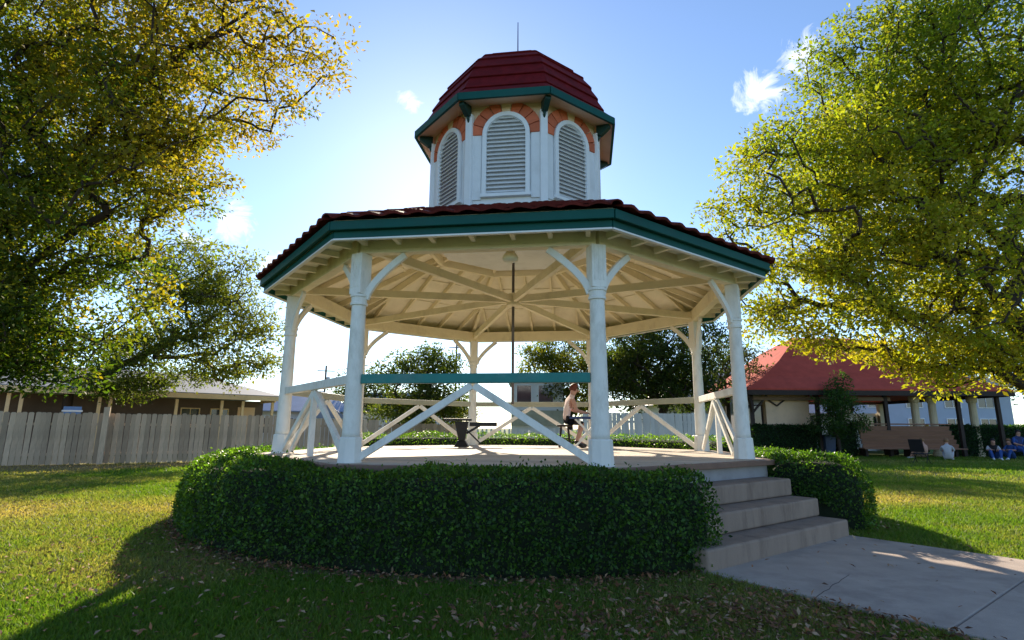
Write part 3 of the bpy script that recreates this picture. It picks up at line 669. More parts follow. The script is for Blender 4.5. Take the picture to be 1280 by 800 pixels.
# ------------------------------------------------------------------ trees
def tree(name, label, base, trunk_top, limbs, blobs, n_clump, per, csize, lsize, palette, seed, tr=.22, group=None, flat=.65, twig=.010, lw=.5, droop=0.0, shell=.45, sides=6, lean=(0, 0)):
    g = np.random.default_rng(seed); base = Vector((*base, 0.0))
    o = thing(name, label, 'tree', base, 0, group)
    pos = [np.array([0, 0, -.1])]; par = [-1]
    tt = np.array(Vector(trunk_top) - base)
    for k in range(1, 6):
        t = k / 5; pos.append(tt * t + np.array([math.sin(t * 5 + seed) * .06, math.cos(t * 4) * .06, 0]) * (tt[2] / 3)); par.append(len(pos) - 2)
    top = len(pos) - 1
    for lb in limbs:                                       # lb: polyline of world points, starts at the nearest node
        pts = [np.array(Vector(p) - base) for p in lb]
        d = [np.linalg.norm(pts[0] - q) for q in pos]; cur = int(np.argmin(d))
        for p in pts:
            st = max(1, int(np.linalg.norm(p - pos[cur]) / .6)); a = pos[cur].copy()
            for k in range(1, st + 1): pos.append(a + (p - a) * k / st + g.normal(0, .04, 3)); par.append(cur); cur = len(pos) - 1
    W = np.array([b[1][0] * b[1][1] * b[1][2] * (b[2] if len(b) > 2 else 1) for b in blobs]); which = g.choice(len(blobs), n_clump, p=W / W.sum())
    d = unit(g.normal(0, 1, (n_clump, 3))); rr = g.random(n_clump) ** shell
    C = np.array([b[0] for b in blobs])[which] + d * rr[:, None] * np.array([b[1] for b in blobs])[which] - np.array(base)
    C = C[np.argsort(np.linalg.norm(C - tt, axis=1))]
    ends = []
    for c in C:
        A = np.array(pos); dist = np.linalg.norm(A - c, axis=1); pen = dist + np.where(np.arange(len(A)) < top, 2.5, 0) + .22 * np.linalg.norm(A - tt, axis=1)
        k = int(np.argmin(pen)); L = dist[k]; st = max(2, int(L / .35)); a = A[k]; perp = g.normal(0, .10 * L, 3); perp[2] += .10 * L; cur = k
        for s in range(1, st + 1):
            t = s / st; p = a + (c - a) * t + perp * math.sin(math.pi * t) + g.normal(0, .03, 3); pos.append(p); par.append(cur); cur = len(pos) - 1
        ends.append(cur)
    A = np.array(pos); par = np.array(par); n = len(A); ex = 2.35; load = np.zeros(n)
    for e in ends: load[e] += twig ** ex
    for k in range(n - 1, 0, -1): load[par[k]] += max(load[k], twig ** ex * .5)
    rad = np.maximum(load, twig ** ex) ** (1 / ex); rad *= np.minimum(1, .0 + tr / rad[0]) if rad[0] > tr else 1; rad = np.maximum(rad, twig * .55)
    # frustum per edge
    k = np.arange(1, n); p0, p1 = A[par[k]], A[k]; dv = unit(p1 - p0); ref = np.where(np.abs(dv[:, 2:3]) > .9, np.array([[1., 0, 0]]), np.array([[0, 0, 1.]]))
    a = unit(np.cross(dv, ref)); b = np.cross(dv, a); r0 = np.minimum(rad[par[k]], rad[k] * 1.35); r1 = rad[k]
    r0 = np.where(par[k] <= top, np.where(k <= top, rad[par[k]], r0), r0)
    th = np.arange(sides) * 2 * math.pi / sides; ring = a[:, None, :] * np.cos(th)[None, :, None] + b[:, None, :] * np.sin(th)[None, :, None]
    V = np.concatenate([p0[:, None] + ring * r0[:, None, None] - dv[:, None] * (r0 * .15)[:, None, None], p1[:, None] + ring * r1[:, None, None]], 1).reshape(-1, 3)
    q = np.array([(j, (j + 1) % sides, sides + (j + 1) % sides, sides + j) for j in range(sides)]); Fq = (np.arange(n - 1)[:, None, None] * 2 * sides + q[None]).reshape(-1, 4)
    tm = fast_mesh('trunk', V, Fq, 'bark'); tm.polygons.foreach_set('use_smooth', np.ones(len(Fq), bool)); obj('trunk', tm, o)
    # leaves round every clump, plus a few along the last twig nodes
    E = A[ends]; m = len(E); cs = csize * g.uniform(.6, 1.3, m)
    cnt = np.maximum((per * (cs / csize) ** 2 * g.uniform(.6, 1.3, m)).astype(int), 4); idx = np.repeat(np.arange(m), cnt); tot = len(idx)
    dd = unit(g.normal(0, 1, (tot, 3))) * (g.random(tot) ** .5)[:, None] * cs[idx][:, None]; dd[:, 2] *= flat
    P = E[idx] + dd
    D = unit(dd + 1e-6) * .7 + g.normal(0, .6, (tot, 3)); D[:, 2] -= droop
    Nn = g.normal(0, .7, (tot, 3)); Nn[:, 2] += .6
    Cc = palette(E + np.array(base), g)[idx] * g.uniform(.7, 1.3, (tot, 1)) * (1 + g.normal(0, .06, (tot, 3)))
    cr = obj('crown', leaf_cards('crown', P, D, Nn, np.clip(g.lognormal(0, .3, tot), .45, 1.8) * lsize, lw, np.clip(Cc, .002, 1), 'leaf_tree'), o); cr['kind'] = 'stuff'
    return o
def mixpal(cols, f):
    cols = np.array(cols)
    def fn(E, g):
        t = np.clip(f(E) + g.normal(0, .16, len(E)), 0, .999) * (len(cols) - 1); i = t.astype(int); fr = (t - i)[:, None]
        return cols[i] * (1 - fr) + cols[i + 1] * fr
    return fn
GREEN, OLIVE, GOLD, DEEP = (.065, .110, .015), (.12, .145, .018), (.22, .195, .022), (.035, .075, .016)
YG = (.17, .18, .02)
# big golden tree whose trunk stands off to the left
tree('shade_tree', 'tall spreading tree with golden and green autumn leaves near the paling fence', (-12.3, 10.8), (-11.6, 10.5, 2.6),
     [[(-10.6, 10.2, 4.2), (-9.0, 9.8, 6.0), (-7.2, 9.5, 7.8), (-5.0, 9.2, 9.2)], [(-10.6, 10.4, 3.6), (-8.8, 10.0, 4.6), (-7.0, 9.6, 5.6)], [(-11.2, 10.5, 5.0), (-10.3, 10.3, 8.0), (-9.6, 10, 10.5)],
      [(-10.4, 9.9, 3.1), (-9.2, 9.4, 3.4)], [(-12.6, 9.8, 4.0), (-12.5, 9.0, 6.0)]],
     [((-10.2, 10.2, 7.4), (4.0, 3.4, 4.8)), ((-6.6, 9.3, 8.6), (3.2, 2.2, 1.9), 1.2), ((-9.3, 9.8, 4.0), (2.5, 2.4, 1.9), 1.3), ((-7.4, 9.4, 6.4), (2.0, 2.0, 1.5), 1.3), ((-9.8, 9.8, 2.9), (2.1, 2.0, .9), 2.0), ((-9.9, 10.0, 2.35), (2.6, 1.6, .4), 3.2)],
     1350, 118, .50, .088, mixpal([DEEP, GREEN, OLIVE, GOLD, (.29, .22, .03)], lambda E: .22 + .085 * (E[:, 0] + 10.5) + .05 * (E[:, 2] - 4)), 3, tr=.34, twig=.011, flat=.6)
# green-gold tree to the right
def L(*uv, y=10.6): return [at(u, v, y) for u, v in uv]
tree('shade_tree', 'broad tree with yellow-green leaves arching in front of the red-roofed pavilion', (13.4, 12.0), (12.6, 11.6, 2.3),
     [L((1280, 415), (1225, 350), (1170, 322), (1110, 318), (1050, 322), (1010, 345)), L((1285, 452), (1200, 435), (1150, 428), (1120, 405)), L((1300, 330), (1250, 300), (1195, 255), (1140, 215), (1060, 190)),
      L((1330, 200), (1270, 180), (1200, 190), (1150, 182)), L((1330, 120), (1240, 70), (1180, -20)), L((1300, 490), (1240, 460), (1160, 455))],
     [((10.6, 11.6, 8.2), (4.3, 3.0, 3.6)), ((6.7, 10.8, 6.2), (2.6, 2.0, 1.9), 1.35), ((8.9, 11.0, 8.8), (2.2, 2.2, 2.4), 1.2), ((8.6, 10.6, 4.5), (2.7, 2.2, 1.2), 1.6), ((6.4, 10.6, 4.5), (1.6, 1.5, .8), 1.7), ((8.6, 10.6, 3.1), (2.7, 1.7, .65), 2.4), ((6.3, 10.6, 3.5), (1.2, 1.2, .5), 2.2), ((9.0, 10.6, 2.5), (2.4, 1.4, .4), 2.6), ((5.3, 11.2, 3.8), (.8, 1.0, .8), 3.0)],
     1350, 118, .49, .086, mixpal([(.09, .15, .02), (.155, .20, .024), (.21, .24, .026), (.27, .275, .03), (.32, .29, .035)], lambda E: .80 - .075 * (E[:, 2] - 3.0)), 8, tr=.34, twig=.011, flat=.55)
# tree beyond the fence
tree('shade_tree', 'feathery dull green tree overhanging the veranda roof', (-19.6, 24.2), (-19.2, 24.0, 3.0),
     [[(-16.6, 24, 4.2), (-14.2, 23.4, 5.4), (-11.6, 22.8, 6.6)], [(-16.4, 23.8, 6.4), (-14, 23, 8.6)], [(-15.4, 23.4, 4.2), (-12.4, 22.8, 4.3)]],
     [((-14.6, 23.2, 7.4), (2.2, 2, 2.0)), ((-12.2, 22.9, 7.1), (1.6, 1.5, 1.7)), ((-11.0, 22.7, 5.2), (1.6, 1.4, 1.4)), ((-13.4, 23, 5.2), (2.2, 1.8, 1.4)), ((-12.3, 22.8, 3.7), (2.2, 1.6, .9)), ((-15.8, 23.4, 4.2), (2.2, 1.8, 1.4)), ((-10.4, 22.5, 3.9), (1.0, .9, .7), 1.5), ((-16.5, 23, 3.0), (2, 1.6, .6), 1.5)],
     520, 78, .62, .125, mixpal([(.075, .105, .026), (.13, .155, .034), (.20, .20, .04)], lambda E: .3 + .12 * (E[:, 0] + 13)), 12, tr=.19, twig=.013, flat=.6)
BG = 'trees behind the gazebo'
tree('garden_tree', 'small bushy tree seen through the gazebo above the tan fence', (-4.6, 29.0), (-4.6, 29, 1.6), [], [((-4.8, 29, 3.9), (2.3, 2.0, 1.8)), ((-4.6, 29, 2.2), (2.8, 2, 1.0))], 230, 110, .6, .14, mixpal([(.045, .07, .025), (.08, .11, .028), (.15, .15, .025)], lambda E: .45 - .08 * (E[:, 2] - 3)), 31, tr=.16, twig=.014, group=BG)
tree('garden_tree', 'loose yellow-green tree behind the white house window', (3.6, 33.5), (3.6, 33.5, 2.2), [], [((3.3, 33.5, 5.2), (2.9, 2.2, 2.2)), ((3.8, 33.5, 3.2), (2.2, 2, 1.3))], 210, 100, .6, .15, mixpal([(.06, .085, .025), (.12, .14, .025), (.16, .16, .025)], lambda E: .5 + 0 * E[:, 0]), 32, tr=.2, twig=.015, group=BG)
tree('garden_tree', 'dense dark green tree behind the tall white paling fence', (7.6, 27.5), (7.5, 27.5, 2.2), [], [((7.4, 27.5, 5.4), (3.6, 2.6, 2.9)), ((5.6, 27.5, 3.8), (1.9, 2, 1.7), 1.3), ((8.6, 27.5, 3.4), (2.4, 2, 1.3), 1.3)], 480, 110, .66, .13, mixpal([(.035, .06, .022), (.06, .09, .026), (.11, .13, .03)], lambda E: .5 - .10 * (E[:, 0] - 6)), 33, tr=.24, twig=.015, group=BG)
tree('garden_tree', 'sparse grey-green tree beside the red pavilion roof', (11.8, 30.0), (11.7, 30, 2.6), [], [((11.8, 30, 5.0), (2.4, 2.0, 1.8))], 110, 50, .6, .13, mixpal([(.04, .055, .03), (.055, .07, .035), (.07, .08, .04)], lambda E: .5 + 0 * E[:, 0]), 34, tr=.16, twig=.015, group=BG)
tree('garden_tree', 'distant round tree behind the white painted house', (-12.5, 46), (-12.5, 46, 2), [], [((-12.5, 46, 4.0), (3, 2.4, 2.2))], 90, 70, .8, .2, mixpal([(.03, .05, .02), (.06, .08, .03)], lambda E: .5 + 0 * E[:, 0]), 35, tr=.2, twig=.02, group=BG, sides=5)
for k, (x, y, h, sd, lb) in enumerate([(-30, 52, 7, 41, 'distant round tree beyond the veranda house roof'), (16, 58, 8, 43, 'distant tree beyond the tan-roofed cottage'), (30, 50, 9, 44, 'tall distant tree behind the pale blue building'), (42, 44, 9, 45, 'wide distant tree past the end of the pale blue building'), (-38, 40, 9, 46, 'large distant tree past the far end of the veranda house')]):
    tree('garden_tree', lb, (x, y), (x, y, h * .3), [], [((x, y, h * .62), (h * .5, h * .45, h * .36))], 80, 70, 1.0, .26, mixpal([(.03, .05, .02), (.06, .08, .025), (.09, .10, .03)], lambda E: .5 + 0 * E[:, 0]), sd, tr=.25, twig=.02, group='distant trees', sides=5)
tree('conifer_sapling', 'young dark green tree growing in front of the pavilion', (15.6, 26.6), (15.6, 26.6, .9), [], [((15.7, 26.6, 1.7), (1.3, .9, .7)), ((15.75, 26.6, 2.6), (1.0, .8, .7)), ((15.8, 26.6, 3.4), (.5, .5, .6))], 110, 75, .38, .10, mixpal([(.03, .075, .025), (.05, .105, .03), (.10, .15, .035)], lambda E: .4 + 0 * E[:, 0]), 51, tr=.08, twig=.010)

# ------------------------------------------------------------------ fences
def fence(label, p0, p1, h, pw, mname, gap=.012, rails=(.35, 1.35), top='flat', seed=0, name='paling_fence', group=None, jitter=.02):
    g = np.random.default_rng(seed); p0, p1 = Vector((*p0, 0)), Vector((*p1, 0)); d = p1 - p0; ln = d.length; a = math.atan2(d.y, d.x)
    o = thing(name, label, 'fence', p0, a, group); n = int(ln / (pw + gap))
    m = MB()
    w = pw / 2; t = .018
    poly = [(-w, 0, 0), (w, 0, 0), (w, 0, h - (.03 if top == 'ear' else .10 if top == 'point' else 0))] + ([(w * .5, 0, h), (-w * .5, 0, h)] if top == 'ear' else [(0, 0, h)] if top == 'point' else []) + [(-w, 0, h - (.03 if top == 'ear' else .10 if top == 'point' else 0))]
    me = m.prism(poly, (0, t, 0)).mesh('paling', mname)
    for k in range(n):
        obj('paling', me, o, 0, Matrix.Translation(((k + .5) * (pw + gap), -.03 + g.uniform(-.008, .008), .02 + g.normal(0, jitter * .6))) @ Matrix.Rotation(g.normal(0, .008), 4, 'Y') @ Matrix.Rotation(g.normal(0, .05), 4, 'Z'))
    for z in rails: MB().box((ln / 2, .03, z), (ln, .045, .09)).build('rail', mname, o)
    for k in range(int(ln / 2.4) + 1): MB().box((min(k * 2.4 + .05, ln - .05), .09, h * .47), (.1, .08, h * .94)).build('post', mname, o)
    return o
fence('weathered grey timber paling fence bordering the left lawn', (-21.5, 15.3), (-9.4, 22.3), 1.72, .145, 'fence_timber', seed=1, top='ear')
tk = MB().box((0, 0, .97), (.17, .15, 1.94)).build('fence_post', 'fence_timber', None, bevel=.01); tk.location = (-14.1, 19.30, 0); tk.rotation_euler = (0, 0, .52)
tag(tk, 'taller square post standing proud of the grey paling fence', 'post')
fence('grey paling fence running behind the gazebo', (-9.3, 22.35), (-5.6, 24.0), 1.62, .145, 'fence_timber', seed=2, top='ear')
fence('tan timber paling fence behind the gazebo', (-5.5, 24.05), (-1.9, 24.6), 1.45, .15, 'fence_tan', seed=3)
fence('white picket fence with narrow spaced pickets behind the gazebo', (-1.7, 23.6), (2.9, 23.4), 1.30, .085, 'fence_white', gap=.105, rails=(.3, 1.0), top='point', seed=4, name='picket_fence')
fence('tall white paling fence in front of the dense dark tree', (3.0, 23.2), (9.2, 23.8), 1.95, .17, 'fence_white', gap=.010, rails=(.4, 1.6), seed=5)

# ------------------------------------------------------------------ houses
def hip_roof(o, x0, x1, y0, y1, z0, zr, ridge_in, mname, th=.06, name='roof'):
    ym = (y0 + y1) / 2
    a, b, c, d, e, f = (x0, y0, z0), (x1, y0, z0), (x1, y1, z0), (x0, y1, z0), (x0 + ridge_in, ym, zr), (x1 - ridge_in, ym, zr)
    m = MB(); V = [a, b, c, d, e, f] + [(p[0], p[1], p[2] - th) for p in (a, b, c, d)]
    m.raw(V, [(0, 1, 5, 4), (1, 2, 5), (2, 3, 4, 5), (3, 0, 4), (6, 7, 1, 0), (7, 8, 2, 1), (8, 9, 3, 2), (9, 6, 0, 3), (9, 8, 7, 6)])
    return m.build(name, mname, o)
def window(o, x, y, z, w, h, fm='white_trim', face=-1, mull=True):
    m = MB(); t = .05
    for sx in (-1, 1): m.box((x + sx * (w / 2 - t / 2), y, z), (t, .07, h))
    for sz in (-1, 1): m.box((x, y, z + sz * (h / 2 - t / 2)), (w - 2 * t, .07, t))
    if mull: m.box((x, y, z), (.035, .06, h - 2 * t))
    wd = m.build('window', fm, o); MB().box((x, y + .012, z), (w - 2 * t - .004, .02, h - 2 * t - .004)).build('pane', 'window_glass', wd); return wd
# veranda house on the left, behind the paling fence
h1 = thing('veranda_house', 'low house with cream veranda posts and grey iron roof behind the paling fence', 'house', (-20.9, 22.0, 0), math.atan2(6.5, 6.9))
MB().box((3.6, 3.9, 1.35), (15.5, 3.6, 2.7)).build('wall', 'dark_wall', h1)
hip_roof(h1, -5.2, 11.5, -.35, 7.0, 2.92, 4.1, 3.4, 'grey_iron_roof')
for s in (0,): MB().box((3.2, -.42, 2.76), (16.6, .08, .24)).build('veranda_beam', 'veranda_cream', h1)
MB().box((11.2, 1.0, 2.72), (.1, 2.1, .26)).build('veranda_beam', 'veranda_cream', h1)
for x in (-4.5, -2.2, .6, 1.0, 3.6, 4.0, 6.6, 8.6, 9.6, 11.1): MB().box((x, 0, 1.30), (.13, .12, 2.58)).build('veranda_post', 'veranda_cream', h1, bevel=.01)
for x in (7.7, 9.1): window(h1, x, 2.06, 1.75, .9, 1.0, 'veranda_cream')
MB().box((10.45, 2.05, 1.35), (.9, .06, 2.0)).build('door', 'cream_wall', h1)
sg = MB().box((0, 0, .14), (.52, .03, .28)).build('notice_board', 'sign_blue', None); sg.location = at(90, 516, 20.0); sg.rotation_euler = (0, 0, .55); sg.location.z = 1.70
tag(sg, 'small pale blue board with white edge on top of the grey fence', 'board'); sg.data.materials.append(M['white_trim'])
MB().box((0, -.018, .125), (.60, .02, .06)).build('edge', 'white_trim', sg)
# far roofs
h2 = thing('distant_house', 'white house with blue-grey roof and small gable beyond the fence end', 'house', (-17.5, 38, 0), .25)
MB().box((3.0, 3, 1.2), (6, 6, 2.4)).build('wall', 'white_wall', h2); hip_roof(h2, -.6, 6.6, -.5, 6.5, 2.4, 4.0, 2.6, 'blue_grey_roof')
m = MB(); m.prism([(2.9, -1.2, 1.9), (6.1, -1.2, 1.9), (4.5, -1.2, 3.0)], (0, 1.5, 0)); m.build('gable', 'blue_grey_roof', h2); MB().box((4.5, -.55, .95), (2.7, 1.2, 1.9)).build('porch', 'white_wall', h2)
for x in (.6, 2.0): window(h2, x, -.03, 1.4, .9, 1.1)
h3 = thing('distant_house', 'pale grey house with two white framed windows and sage lower boards behind the picket fence', 'house', (-3.0, 33.0, 0), -.03)
MB().box((4.55, 3.0, 2.1), (3.1, 6, 4.2)).build('wall', 'white_wall', h3); hip_roof(h3, 2.7, 6.4, -.4, 6.4, 4.25, 4.9, 1.7, 'grey_iron_roof')
for x in (3.75, 5.05): window(h3, x, -.03, 3.25, .95, 1.25, mull=False)
MB().box((4.55, -.06, 1.9), (3.12, .10, .9)).build('apron_boards', 'rail_olive', h3)
h4 = thing('distant_house', 'weatherboard cottage with tan roof between the gazebo and the pavilion', 'house', (10.2, 34.0, 0), .1)
MB().box((2.5, 2.5, 1.4), (6.5, 5, 2.8)).build('wall', 'white_wall', h4); hip_roof(h4, -1.3, 6.3, -.5, 5.5, 2.8, 4.5, 2.4, 'tan_iron_roof')
for x in (.5, 2.2, 4.4): window(h4, x, -.03, 1.6, 1.0, 1.1)
h5 = thing('distant_house', 'long white house with grey roof seen between the gazebo columns', 'house', (-15.5, 50, 0), 0)
MB().box((5, 3, 1.4), (11, 6, 2.8)).build('wall', 'white_wall', h5); hip_roof(h5, -1.3, 11.3, -.5, 6.5, 2.8, 4.6, 3, 'grey_iron_roof')
for x in (1, 3, 5.5, 8): window(h5, x, -.03, 1.6, 1.1, 1.1)
h6 = thing('distant_building', 'pale blue two storey building seen through the open pavilion', 'building', (17.0, 43.0, 0), 0)
MB().box((10, 3, 2.4), (24, 6, 4.8)).build('wall', 'pale_blue_wall', h6); hip_roof(h6, -2.6, 22.6, -.6, 6.6, 4.8, 6.4, 3, 'grey_iron_roof')
for x in (0, 2.6, 5.4, 8.4, 11.4, 14.4, 17.4, 20):
    window(h6, x, -.03, 1.5, 1.3, 1.5); window(h6, x, -.03, 3.6, 1.3, 1.1)
for (u, v, y, lb) in [(408, 457, 60, 'tall timber utility pole rising above the far roofs left of the gazebo'), (571, 428, 62, 'slim utility pole behind the small bushy tree')]:
    p = at(u, v, y); o = thing('utility_pole', lb, 'pole', (p.x, p.y, 0), .2)
    MB().tube([(0, 0, -.1), (0, 0, p.z)], [.15, .10], 10).build('pole', 'pole_timber', o, True)
    MB().box((0, -.1, p.z - .6), (1.8, .09, .11)).build('crossarm', 'pole_timber', o)
    MB().lathe([(.16, p.z - 2.0), (.18, p.z - 1.9), (.18, p.z - 1.3), (.14, p.z - 1.25)], 12, c=(.3, -.1, 0)).build('transformer', 'grey_cloth', o)

# ------------------------------------------------------------------ red-roofed pavilion
PV = (18.3, 32.2)
pv = thing('park_pavilion', 'open sided park pavilion with wide red hipped roof and cream pillars', 'pavilion', (*PV, 0), 0.0)
def pav_ring(hx, hy, z): return [(-hx, -hy, z), (hx, -hy, z), (hx, hy, z), (-hx, hy, z)]
rings = [(6.6, 5.0, 3.32), (5.3, 4.0, 4.0), (3.9, 2.9, 4.95), (2.7, 1.9, 5.95), (1.9, 1.0, 6.45), (1.5, .02, 6.7)]
m = MB(); V = []; Fc = []
for hx, hy, z in rings: V += pav_ring(hx, hy, z)
for k in range(len(rings) - 1):
    for j in range(4): Fc.append((k * 4 + j, k * 4 + (j + 1) % 4, k * 4 + 4 + (j + 1) % 4, k * 4 + 4 + j))
nb = len(V); V += pav_ring(6.6, 5.0, 3.18); Fc += [(nb + j, nb + (j + 1) % 4, (j + 1) % 4, j) for j in range(4)] + [(nb + 3, nb + 2, nb + 1, nb)]
prf = m.raw(V, Fc).build('roof', 'red_roof', pv)
for sy in (-1, 1): MB().beam((-6.6, 5.03 * sy, 3.12), (6.6, 5.03 * sy, 3.12), .06, .24).build('fascia', 'dark_brown_timber', prf)
for sx in (-1, 1): MB().beam((6.63 * sx, -5, 3.12), (6.63 * sx, 5, 3.12), .06, .24).build('fascia', 'dark_brown_timber', prf)
for x in (-6.2, -2.9, .55, 4.2, 6.2):
    for y in (-4.4, 4.4): MB().box((x, y, 1.56), (.16, .16, 3.12)).build('timber_post', 'dark_brown_timber', pv)
for x in (-1.0, 2.6, 3.5, 5.6):
    MB().lathe([(.24, 0), (.24, .2), (.19, .25), (.17, 2.7), (.24, 2.8), (.24, 3.05)], 12, c=(x, -3.6, 0)).build('pillar', 'pillar_cream', pv)
for x in (-5.6, -1, 3.5, 5.9): MB().box((x, 4.0, 1.5), (.36, .3, 3.0)).build('pillar', 'pillar_cream', pv)
MB().box((-4.25, -3.2, 1.55), (2.2, 1.8, 3.1)).build('kiosk_wall', 'cream_wall', pv)
MB().box((-5.9, -3.0, 1.55), (1.0, 1.6, 3.1)).build('kiosk_wall', 'grey_cloth', pv)
window(pv, -5.85, -3.83, 1.95, .85, 1.2, 'dark_brown_timber', mull=False)
m = MB(); m.beam((-6.2, -4.4, 2.1), (-5.4, -4.4, 3.0), .09, .09); m.beam((-6.2, -4.4, 2.1), (-6.55, -4.9, 3.0), .09, .09); m.build('knee_brace', 'dark_brown_timber', pv)
m = MB(); m.beam((-5.3, -4.14, 2.85), (-4.8, -4.14, 2.5), .06, .07); m.beam((-4.8, -4.14, 2.5), (-4.2, -4.14, 2.95), .06, .07); m.build('decorative_brace', 'dark_brown_timber', pv)
MB().box((.5, 4.3, 1.2), (11, .12, 2.4)).build('rear_wall', 'white_wall', pv)
for x in (-2.2, 1.2, 5.0): window(pv, x, 4.2, 1.6, 1.4, 1.3)
MB().box((-3.2, -4.4, 2.86), (8.0, .10, .18)).build('lintel', 'brown_wall', pv)
# clipped dark hedges in front of the pavilion
def box_hedge(label, x0, x1, y, w, h, seed):
    g = np.random.default_rng(seed); o = thing('box_hedge', label, 'hedge', ((x0 + x1) / 2, y, 0), 0, 'dark hedges in front of the pavilion'); lx_ = (x1 - x0) / 2
    MB().box((0, 0, h / 2 - .03), (2 * lx_ - .12, w - .12, h - .08)).build('branches', 'hedge_core', o, bevel=.08)
    n = int(900 * lx_ * 2 * (h + w)); f = g.integers(0, 3, n); P = np.stack([g.uniform(-lx_, lx_, n), np.full(n, -w / 2), g.uniform(.03, h, n)], 1); nn = np.tile([0., -1, 0], (n, 1))
    P[f == 1] = np.stack([g.uniform(-lx_, lx_, n), g.uniform(-w / 2, w / 2, n), np.full(n, h)], 1)[f == 1]; nn[f == 1] = (0, 0, 1)
    e = f == 2; sg_ = np.sign(g.normal(0, 1, n)); E = np.stack([sg_ * lx_, g.uniform(-w / 2, w / 2, n), g.uniform(.03, h, n)], 1); e &= g.random(n) < w / lx_; P[e] = E[e]; nn[e] = np.stack([sg_, 0 * sg_, 0 * sg_], 1)[e]
    P += nn * g.normal(-.02, .04, (n, 1)); C = np.array([.018, .055, .02]) * g.uniform(.5, 1.5, (n, 1))
    lv = obj('leaves', leaf_cards('leaves', P, nn * .5 + g.normal(0, .7, (n, 3)), nn + g.normal(0, .4, (n, 3)), g.uniform(.06, .11, n), .6, C, 'leaf_hedge'), o); lv['kind'] = 'stuff'
box_hedge('dark green clipped hedge in front of the cream kiosk wall', 12.0, 15.2, 28.0, .9, 1.5, 61)
box_hedge('short dark hedge block beside the brown boarded screen', 16.2, 17.3, 28.2, .9, 1.5, 62)
box_hedge('long dark hedge behind the seated people', 22.3, 27.4, 28.9, 1.0, 1.55, 63)
# brown boarded screen with sloping boards and seat
bs = thing('boarded_screen', 'wide brown timber bench screen of overlapping sloping boards', 'bench', (19.6, 28.0, 0), 0)
for k in range(5):
    z = .55 + k * .215; yy = -.55 + k * .085
    MB().beam((-2.35 + k * .02, yy, z), (2.35 - k * .02, yy, z), .05, .235, up=(0, -.35, .93)).build('board', 'brown_board', bs, bevel=.006)
MB().box((0, -.68, .44), (5.0, .5, .06)).build('seat', 'brown_board', bs, bevel=.008)
MB().box((0, -.15, 1.62), (4.75, .22, .06)).build('cap', 'brown_board', bs, bevel=.008)
for x in (-2.2, 0, 2.2): MB().box((x, -.35, .21), (.12, .5, .42)).build('leg', 'dark_brown_timber', bs)
# wheelie bin
wb = thing('wheelie_bin', 'dark blue wheelie bin between the clipped hedges', 'bin', (15.75, 27.9, 0), .1)
m = MB(); m.raw([(-.24, -.26, .08), (.24, -.26, .08), (.24, .26, .08), (-.24, .26, .08), (-.29, -.34, 1.0), (.29, -.34, 1.0), (.29, .34, 1.0), (-.29, .34, 1.0)], [(3, 2, 1, 0), (4, 5, 6, 7), (0, 1, 5, 4), (1, 2, 6, 5), (2, 3, 7, 6), (3, 0, 4, 7)]); m.build('body', 'bin_blue', wb, bevel=.03)
MB().box((0, -.02, 1.04), (.62, .74, .07)).build('lid', 'bin_blue', wb, bevel=.03)
for s in (-1, 1): MB().lathe([(.02, -.03), (.10, -.03), (.10, .03), (.02, .03)], 14).build('wheel', 'black_plastic', wb, False, 0, Matrix.Translation((s * .25, .28, .10)) @ Matrix.Rotation(math.pi / 2, 4, 'Y'))

